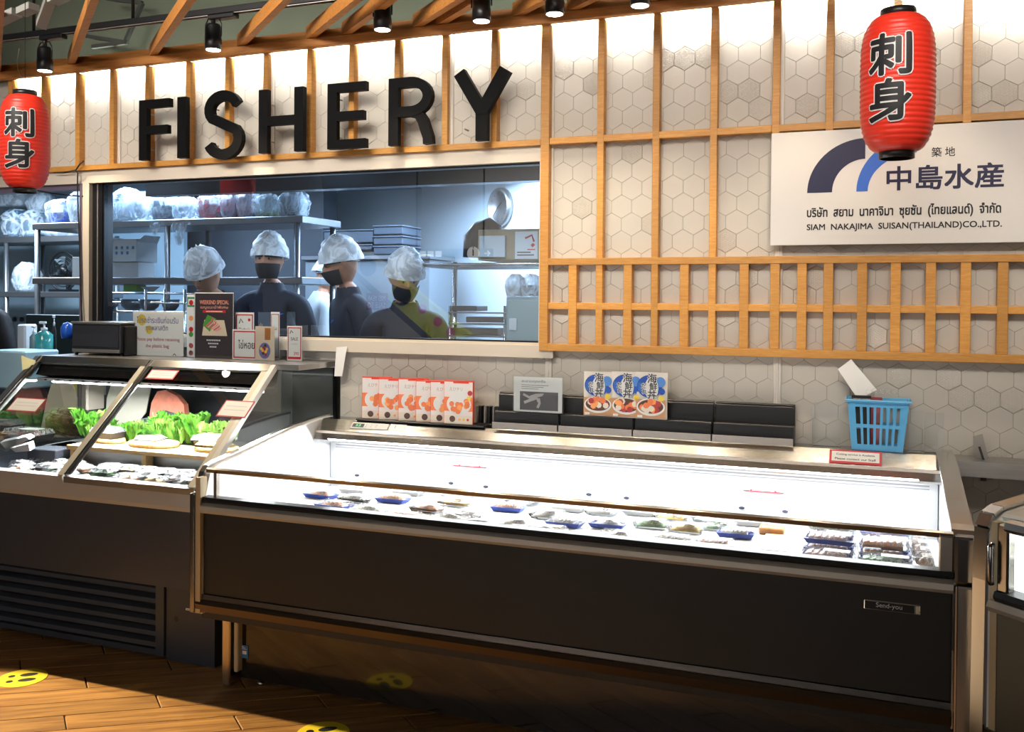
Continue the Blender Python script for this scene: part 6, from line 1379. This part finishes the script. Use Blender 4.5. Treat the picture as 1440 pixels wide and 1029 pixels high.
def person(label, x, y, rz, hz, lean=0., nod=0., turn=0., top=NAVYC, hat=True, mask=True, arms=None, tilt=0., grp=None, eyes=True, net=NET, logo=None):
    """standing figure; hz = height of the eye line; faces -y before rotation"""
    S = 1.0; P = {}
    hip = .93*hz/1.62; sp = V((0, 0, hip))
    def up(v): # lean the upper body forward about the hips
        v = V(v); q = MX.Rotation(lean, 3, 'X') @ (v-sp); return sp+q
    T = hz/1.62
    U = lambda a, b, c: up((a, b, hip+(c-.93)*T*1.0))
    # keep eye line at hz after leaning: raise hips
    vts = []; rad = []; eds = []
    def addv(p, r): vts.append(V(p)); rad.append(r); return len(vts)-1
    def chain(i0, pts):
        for p, r in pts: j = addv(p, r); eds.append((i0, j)); i0 = j
        return i0
    r0 = addv((0, 0, hip), (.155, .115))
    ab = chain(r0, [(U(0, .005, 1.08), (.125, .095)), (U(0, .01, 1.24), (.138, .105))]); ch = chain(ab, [(U(0, .01, 1.37), (.120, .090))])
    nk = chain(ch, [(U(0, .015, 1.455), (.068, .062)), (U(0, -.002, 1.54), (.056, .058))])
    arms = arms or (((.23, .02, 1.13), (.15, -.16, 1.08)), ((-.23, .02, 1.13), (-.15, -.16, 1.08)))
    hands = []
    for s, (el, wr) in zip((1, -1), arms):
        sh = chain(ch, [(U(s*.085, .012, 1.435), (.058, .055)), (U(s*.165, .012, 1.405), (.054, .055))])
        e = U(*el); w_ = U(*wr); shp = U(s*.165, .012, 1.405)
        chain(sh, [((shp+e)/2, (.050, .052)), (e, (.043, .045)), ((e*.55+w_*.45), (.040, .042)), (w_, (.026, .030))]); wi = len(vts)-1
        d = (w_-e).normalized(); sd = d.cross(V((0, 0, 1))); sd = sd.normalized() if sd.length > .1 else V((s, 0, 0)); dn = sd.cross(d)
        if dn.z > 0: dn = -dn
        pm_ = chain(wi, [(w_+d*.04, (.030, .020)), (w_+d*.085, (.036, .017))])
        hands.append(w_+d*.05)
        for q in range(4):
            b = w_+d*.088+sd*((q-1.5)*.020); L = (.062, .075, .070, .055)[q] if s < 0 else (.055, .070, .075, .062)[q]
            chain(pm_, [(b, (.0095, .0095)), (b+d*L*.45+dn*.006, (.009, .009)), (b+d*L*.8+dn*.022, (.0085, .0085)), (b+d*L+dn*.036, (.0075, .0075))])
        tb = w_+d*.035-sd*s*.026*(-1)*-1
        chain(pm_-1, [(w_+d*.04+sd*(-s)*.030, (.012, .012)), (w_+d*.075+sd*(-s)*.050+dn*.01, (.0105, .0105)), (w_+d*.105+sd*(-s)*.050+dn*.02, (.009, .009))])
    for s in (1, -1):
        chain(r0, [((s*.09, 0, hip-.06), (.10, .10)), ((s*.10, -.005, hip-.25), (.080, .085)), ((s*.10, -.012, hip*.52), (.058, .062)), ((s*.10, .005, hip*.36), (.056, .062)), ((s*.10, .012, .10), (.040, .045)), ((s*.10, -.05, .045), (.045, .035)), ((s*.105, -.16, .035), (.042, .030))])
    me = bpy.data.meshes.new('b'); me.from_pydata(vts, eds, []); o = bpy.data.objects.new('b', me); COL.objects.link(o)
    md = o.modifiers.new('s', 'SKIN'); md.use_smooth_shade = True
    for i, sv in enumerate(me.skin_vertices[0].data): sv.radius = rad[i]; sv.use_root = (i == 0)
    o.modifiers.new('u', 'SUBSURF').levels = 2
    dg = bpy.context.evaluated_depsgraph_get(); bm = bmesh.new(); tmp = bpy.data.meshes.new_from_object(o.evaluated_get(dg)); bm.from_mesh(tmp)
    hb = head_mesh(); hc = U(0, -.030, 1.535)+V((0, 0, .10)) @ MX.Rotation(-lean*.4, 3, 'X')
    HM = MX.Translation(hc) @ MX.Rotation(turn, 4, 'Z') @ MX.Rotation(tilt, 4, 'Y') @ MX.Rotation(lean*.5+nod, 4, 'X')
    for v in hb.verts: v.co = HM @ v.co
    ht = bpy.data.meshes.new('h'); hb.to_mesh(ht); bm.from_mesh(ht)
    bm.to_mesh(tmp); o.modifiers.clear(); o.data = tmp; md = o.modifiers.new('r', 'REMESH'); md.mode = 'VOXEL'; md.voxel_size = .0085; md.use_smooth_shade = True
    sm = o.modifiers.new('m', 'SMOOTH'); sm.factor = .5; sm.iterations = 3
    dg = bpy.context.evaluated_depsgraph_get(); fin = bpy.data.meshes.new_from_object(o.evaluated_get(dg)); bpy.data.objects.remove(o)
    dz = hz-(hc.z)                                     # bring the eye line to the asked height by scaling the whole height slightly
    sc = hz/hc.z
    for v in fin.vertices: v.co *= sc
    root = thing('person', label, 'person', (x, y, 0), grp); root.rotation_euler = (0, 0, rz)
    fin.materials.clear(); fin.materials.append(SKIN); b_ = bpy.data.objects.new('body', fin); COL.objects.link(b_); b_.parent = root
    def localm(k, nm, par=root): ORG_ = V((0, 0, 0)); o2 = k.build(nm, None, (0, 0, 0)); o2.parent = par; return o2
    def garment(nm, test, m, infl):
        bm = bmesh.new(); bm.from_mesh(fin); bm.normal_update()
        kill = [f for f in bm.faces if not test(f.calc_center_median()/sc)]; bmesh.ops.delete(bm, geom=kill, context='FACES')
        for v in bm.verts: v.co += v.normal*(infl*(1+.35*MN.noise(v.co*9)))
        g = bpy.data.meshes.new(nm); bm.to_mesh(g); bm.free(); g.materials.append(m)
        for p in g.polygons: p.use_smooth = True
        o2 = bpy.data.objects.new(nm, g); COL.objects.link(o2); o2.parent = root; return o2
    neck = U(0, .012, 1.505); axis = (U(0, .012, 1.475)-U(0, .01, 1.3)).normalized(); wrs = [U(*a[1]) for a in arms]; els = [U(*a[0]) for a in arms]
    def shirt(c):
        if (c-neck).dot(axis) > 0.0: 
            if (c-neck).length < .26: return False
        for w_, e in zip(wrs, els):
            d = (w_-e).normalized()
            if (c-w_).dot(d) > -.035 and (c-w_).length < .26: return False
        return c.z > hip-.10
    garment('uniform_shirt', shirt, top, .011); garment('trousers', lambda c: .08 < c.z < hip-.06 and abs(c.x) < .3 and abs(c.y) < .25 and not any((c-w_).length < .16 for w_ in wrs), GRYC, .010)
    garment('shoes', lambda c: c.z < .095, BLACK, .006)
    HMs = MX.Scale(sc, 4) @ HM
    def hk(): k = MB(); k.M = HMs; return k
    def cap(nm, m, r, cut, amp, seed, par=root, zoff=0.):
        k = hk(); N, M_ = 26, 12; vs = []
        for j in range(M_+1):
            ph = (pi*(.5-cut))*j/M_*1.0 if False else (pi/2+cut)*j/M_
            for i in range(N):
                a_ = 2*pi*i/N; sx, sy = cos(a_), sin(a_); n_ = 1+amp*MN.noise(V((sx*3+seed, sy*3, j*.5)))*(1 if j < M_ else .3)
                drop = .26*(sy*.5+.5)       # lower at the nape
                ph2 = ph*(1+drop*.35)
                vs.append((sx*sin(ph2)*(.074+r)*n_, sy*sin(ph2)*(.094+r)*n_+.006, cos(ph2)*(.116+r+zoff)*n_))
        k.add(vs, [(j*N+i, j*N+(i+1) % N, (j+1)*N+(i+1) % N, (j+1)*N+i) for j in range(M_) for i in range(N)]+[tuple(range(N))], m, True); return localm(k, nm)
    cap('hair', HAIR, .006, -.12, .02, 1)
    if hat:
        hn = cap('hairnet', net, .034, -.14, .10, x*3+2, zoff=.016); k = hk(); k.tube([(cos(a_)*.080, sin(a_)*.100+.004, .056-.060*(sin(a_)*.5+.5)) for a_ in [j*2*pi/24 for j in range(24)]], .005, net, 6, closed=True); localm(k, 'elastic')
    for sx in (-1, 1):
        if eyes: k = hk(); k.lathe([(0, .003), (.006, .002), (.010, 0)], mat('eye white', lin('b8a89c'), .4), 12, (0, 0, 0), sy=.42); k.lathe([(0, .0052), (.0045, .0044), (.0058, .001)], INK, 10); k.v = [HMs @ V((sx*.028+q.x, -.0875-q.z, .006+q.y)) for q in [HMs.inverted() @ v for v in k.v]]; localm(k, 'eye')
        if eyes: k = hk(); k.tube([(sx*.014, -.093, .026), (sx*.028, -.095, .031), (sx*.044, -.084, .026)], .0022, HAIR, 5); localm(k, 'eyebrow')
    if mask:
        k = hk(); N, M_ = 14, 8; vs = []
        for j in range(M_+1):
            for i in range(N+1):
                a_ = -pi/2+(i/N-.5)*2.5; z = -.022-.085*j/M_; fz = (1-.30*(j/M_)**2); bulge = .020*math.exp(-((i/N-.5)*4)**2)*(1-.5*j/M_)
                vs.append((cos(a_)*(.078)*fz, sin(a_)*(.099+bulge)*fz, z))
        k.add(vs, [(j*(N+1)+i, j*(N+1)+i+1, (j+1)*(N+1)+i+1, (j+1)*(N+1)+i) for j in range(M_) for i in range(N)], BLKC, True); localm(k, 'face_mask')
    else:
        k = hk(); k.tube([(-.022, -.086, -.056), (0, -.094, -.054), (.022, -.086, -.056)], [.003, .0045, .003], mat('lips', lin('a85f55'), .5), 6); localm(k, 'mouth')
    if logo:
        c = U(*logo)*sc; k = MB(); k.add([(c.x-.03, c.y-.012, c.z-.01), (c.x+.0, c.y-.014, c.z+.012), (c.x+.03, c.y-.012, c.z+.010), (c.x+.004, c.y-.014, c.z)], [(0, 1, 2, 3)], flat('blue logo', '2f6fd0')); localm(k, 'logo')
    return root
def headat(u, v, y): p = PY(u, v, y); return p
W = 'worker in navy uniform and white hairnet'
p = headat(382, 366, .62); person('person in hairnet and black mask facing the viewer behind the kitchen glass', p.x, .62, R(12), p.z, 0., .0, R(4), arms=(((.25, .02, 1.16), (.12, -.17, 1.12)), ((-.25, .02, 1.16), (-.10, -.17, 1.10))), logo=(.10, -.115, 1.34))
p = headat(320, 391, .70); person('person in hairnet bending down left of the masked worker', p.x+.03, .78, R(-10), p.z+.02, R(20), R(22), R(10), mask=False, eyes=True)
p = headat(498, 372, .66); person('person in hairnet and black mask looking left, in the middle of the window', p.x, .66, R(-38), p.z, R(4), R(12), R(-10), logo=(.10, -.12, 1.34))
p = headat(571, 392, .60); person('person in dark uniform with hairnet, rightmost behind the glass', p.x, .60, R(25), p.z, R(8), R(15), R(15), logo=(-.1, -.12, 1.33))
p = headat(428, 388, 1.75); person('person in white uniform and hairnet, half hidden behind the masked worker', p.x, 1.75, R(150), p.z, R(14), R(10), 0, top=WHC, mask=False, eyes=False)
p = PY(-42, 378, .40); person('person in black at the left picture edge with one hand on the counter', p.x, .44, R(15), 1.66, 0, R(8), 0, hat=False, mask=False, arms=(((.24, .0, 1.13), (.30, -.20, 1.15)), ((-.24, .02, 1.14), (-.18, -.2, 1.1))), top=BLKC)

# ================================================================== things across the mall (they show only as reflections in the kitchen glass)
def RV(u, v, yv): p = PY(u, v, yv); return V((p.x, .026-yv, p.z))
yv = 6.6
BANY = mat('lime banner print', lin('b9c05a'), .5); BANW = mat('pale banner print', lin('c9c6b8'), .5); BAND = mat('banner dark print', lin('2c3038'), .5)
t = thing('escalator', 'escalator side panel with lime and white advert across the mall, mirrored in the glass', 'escalator', tuple(RV(560, 430, yv)))
c1, c2, c3_, c4 = RV(478, 322, yv), RV(660, 470, yv), RV(630, 495, yv), RV(468, 352, yv)
def slab4(pts, th, m, nm, par): k = MB(); n = V((0, -th, 0)); P_ = list(pts); k.add(P_+[q+n for q in P_], [(0, 1, 2, 3), (7, 6, 5, 4), (0, 4, 5, 1), (1, 5, 6, 2), (2, 6, 7, 3), (3, 7, 4, 0)], m); return k.build(nm, par)
lerp = lambda a, b, s: a+(b-a)*s
slab4([c1, lerp(c1, c2, .48), lerp(c4, c3_, .48), c4], .12, BANW, 'side_panel', t); slab4([lerp(c1, c2, .48), c2, c3_, lerp(c4, c3_, .48)], .12, BANY, 'side_panel', t)
dU = (c1-c2).normalized(); dW = V((dU.z, 0, -dU.x)); dW = dW if dW.z > 0 else -dW
def bt(s, frac, perp, w_, h_, m, nm='print'):
    O_ = lerp(lerp(c4, c3_, frac), lerp(c1, c2, frac), perp)+V((0, .004, 0)); k = MB(); ux_ = dU; 
    k.text(s, O_, ux_, dW, w_, h_, m, lift=.0, keep=True); k.build(nm, t)
k = MB(); O_ = lerp(lerp(c4, c3_, .55), lerp(c1, c2, .55), .5); k.disc(O_+V((0, .004, 0)), UX, UZ, 0, 0, .13, BAND, -.001); O2 = lerp(lerp(c4, c3_, .27), lerp(c1, c2, .27), .5); k.disc(O2+V((0, .004, 0)), UX, UZ, 0, 0, .12, BAND, -.001); 
for s_ in (.70, .82, .92): O3 = lerp(lerp(c4, c3_, s_), lerp(c1, c2, s_), .62); k.disc(O3+V((0, .004, 0)), UX, UZ, 0, 0, .06, flat('pink bloom', 'c0607a'), -.001)
k.build('print', t); bt('you', .60, .35, .20, .12, PAPER)
slab4([c4, c3_, c3_-UZ*.10, c4-UZ*.10], .3, mat('escalator truss', (.10, .10, .11), .4), 'truss', t)
t = thing('hanging_sign', 'hanging wayfinding sign with arrows and pictograms, mirrored in the glass', 'sign', tuple(RV(630, 355, 5.0))); a, b = RV(572, 364, 5.0), RV(690, 349, 5.0)
MB().box(a.x, b.x, a.y-.08, a.y, a.z, b.z, mat('sign grey', lin('55606a'), .5)).build('board', t); SW = mat('lit pictogram', (1, 1, 1), .5, emit=(1, 1, 1), es=1.5); k = MB(); H = b.z-a.z; W_ = b.x-a.x; yy = a.y+.003
def q4(x0, x1, z0, z1): k.add([(a.x+W_*x0, yy, a.z+H*z0), (a.x+W_*x0, yy, a.z+H*z1), (a.x+W_*x1, yy, a.z+H*z1), (a.x+W_*x1, yy, a.z+H*z0)], [(0, 1, 2, 3)], SW)
for x0, x1, zt_ in ((.04, .10, 1), (.93, .99, -1)): q4(x0, x1, .46, .54)
for c_, s_ in ((.035, 1), (.995, -1)): stroke([(a.x+W_*(c_+.03*s_), a.z+H*.75), (a.x+W_*c_, a.z+H*.5), (a.x+W_*(c_+.03*s_), a.z+H*.25)], .014, yy-.001, yy, SW, k)
for i in range(3): q4(.16+i*.095, .235+i*.095, .2, .8)
k.add([(a.x+W_*.80+.07*cos(j*.35), yy, a.z+H*.5+.07*sin(j*.35)) for j in range(18)], [tuple(range(17, -1, -1))], SW); k.text('i', (a.x+W_*.80+.02, yy+.002, a.z+H*.28), -UX, UZ, .04, .09, BAND, lift=.002); k.build('pictograms', t)
for x_ in (.1, .9): MB().tube([(a.x+W_*x_, a.y-.04, b.z), (a.x+W_*x_, a.y-.04, 4.1)], .01, BLACK, 6).build('hanger', t)
t = thing('sale_banner', 'pink mid year sale board across the mall, mirrored in the glass', 'sign', tuple(RV(530, 425, 6.2))); a, b = RV(515, 436, 6.2), RV(544, 412, 6.2)
MB().box(a.x, b.x, a.y-.03, a.y, a.z, b.z, flat('magenta board', 'a02a5a')).build('board', t); k = MB(); W_, H = b.x-a.x, b.z-a.z; k.text('MID YEAR', (b.x-.02, a.y+.004, a.z+H*.55), -UX, UZ, W_-.04, H*.3, PAPER, lift=0, keep=False); k.text('SALE TO', (b.x-.02, a.y+.004, a.z+H*.15), -UX, UZ, W_-.04, H*.3, PAPER, lift=0, keep=False); k.build('lettering', t)
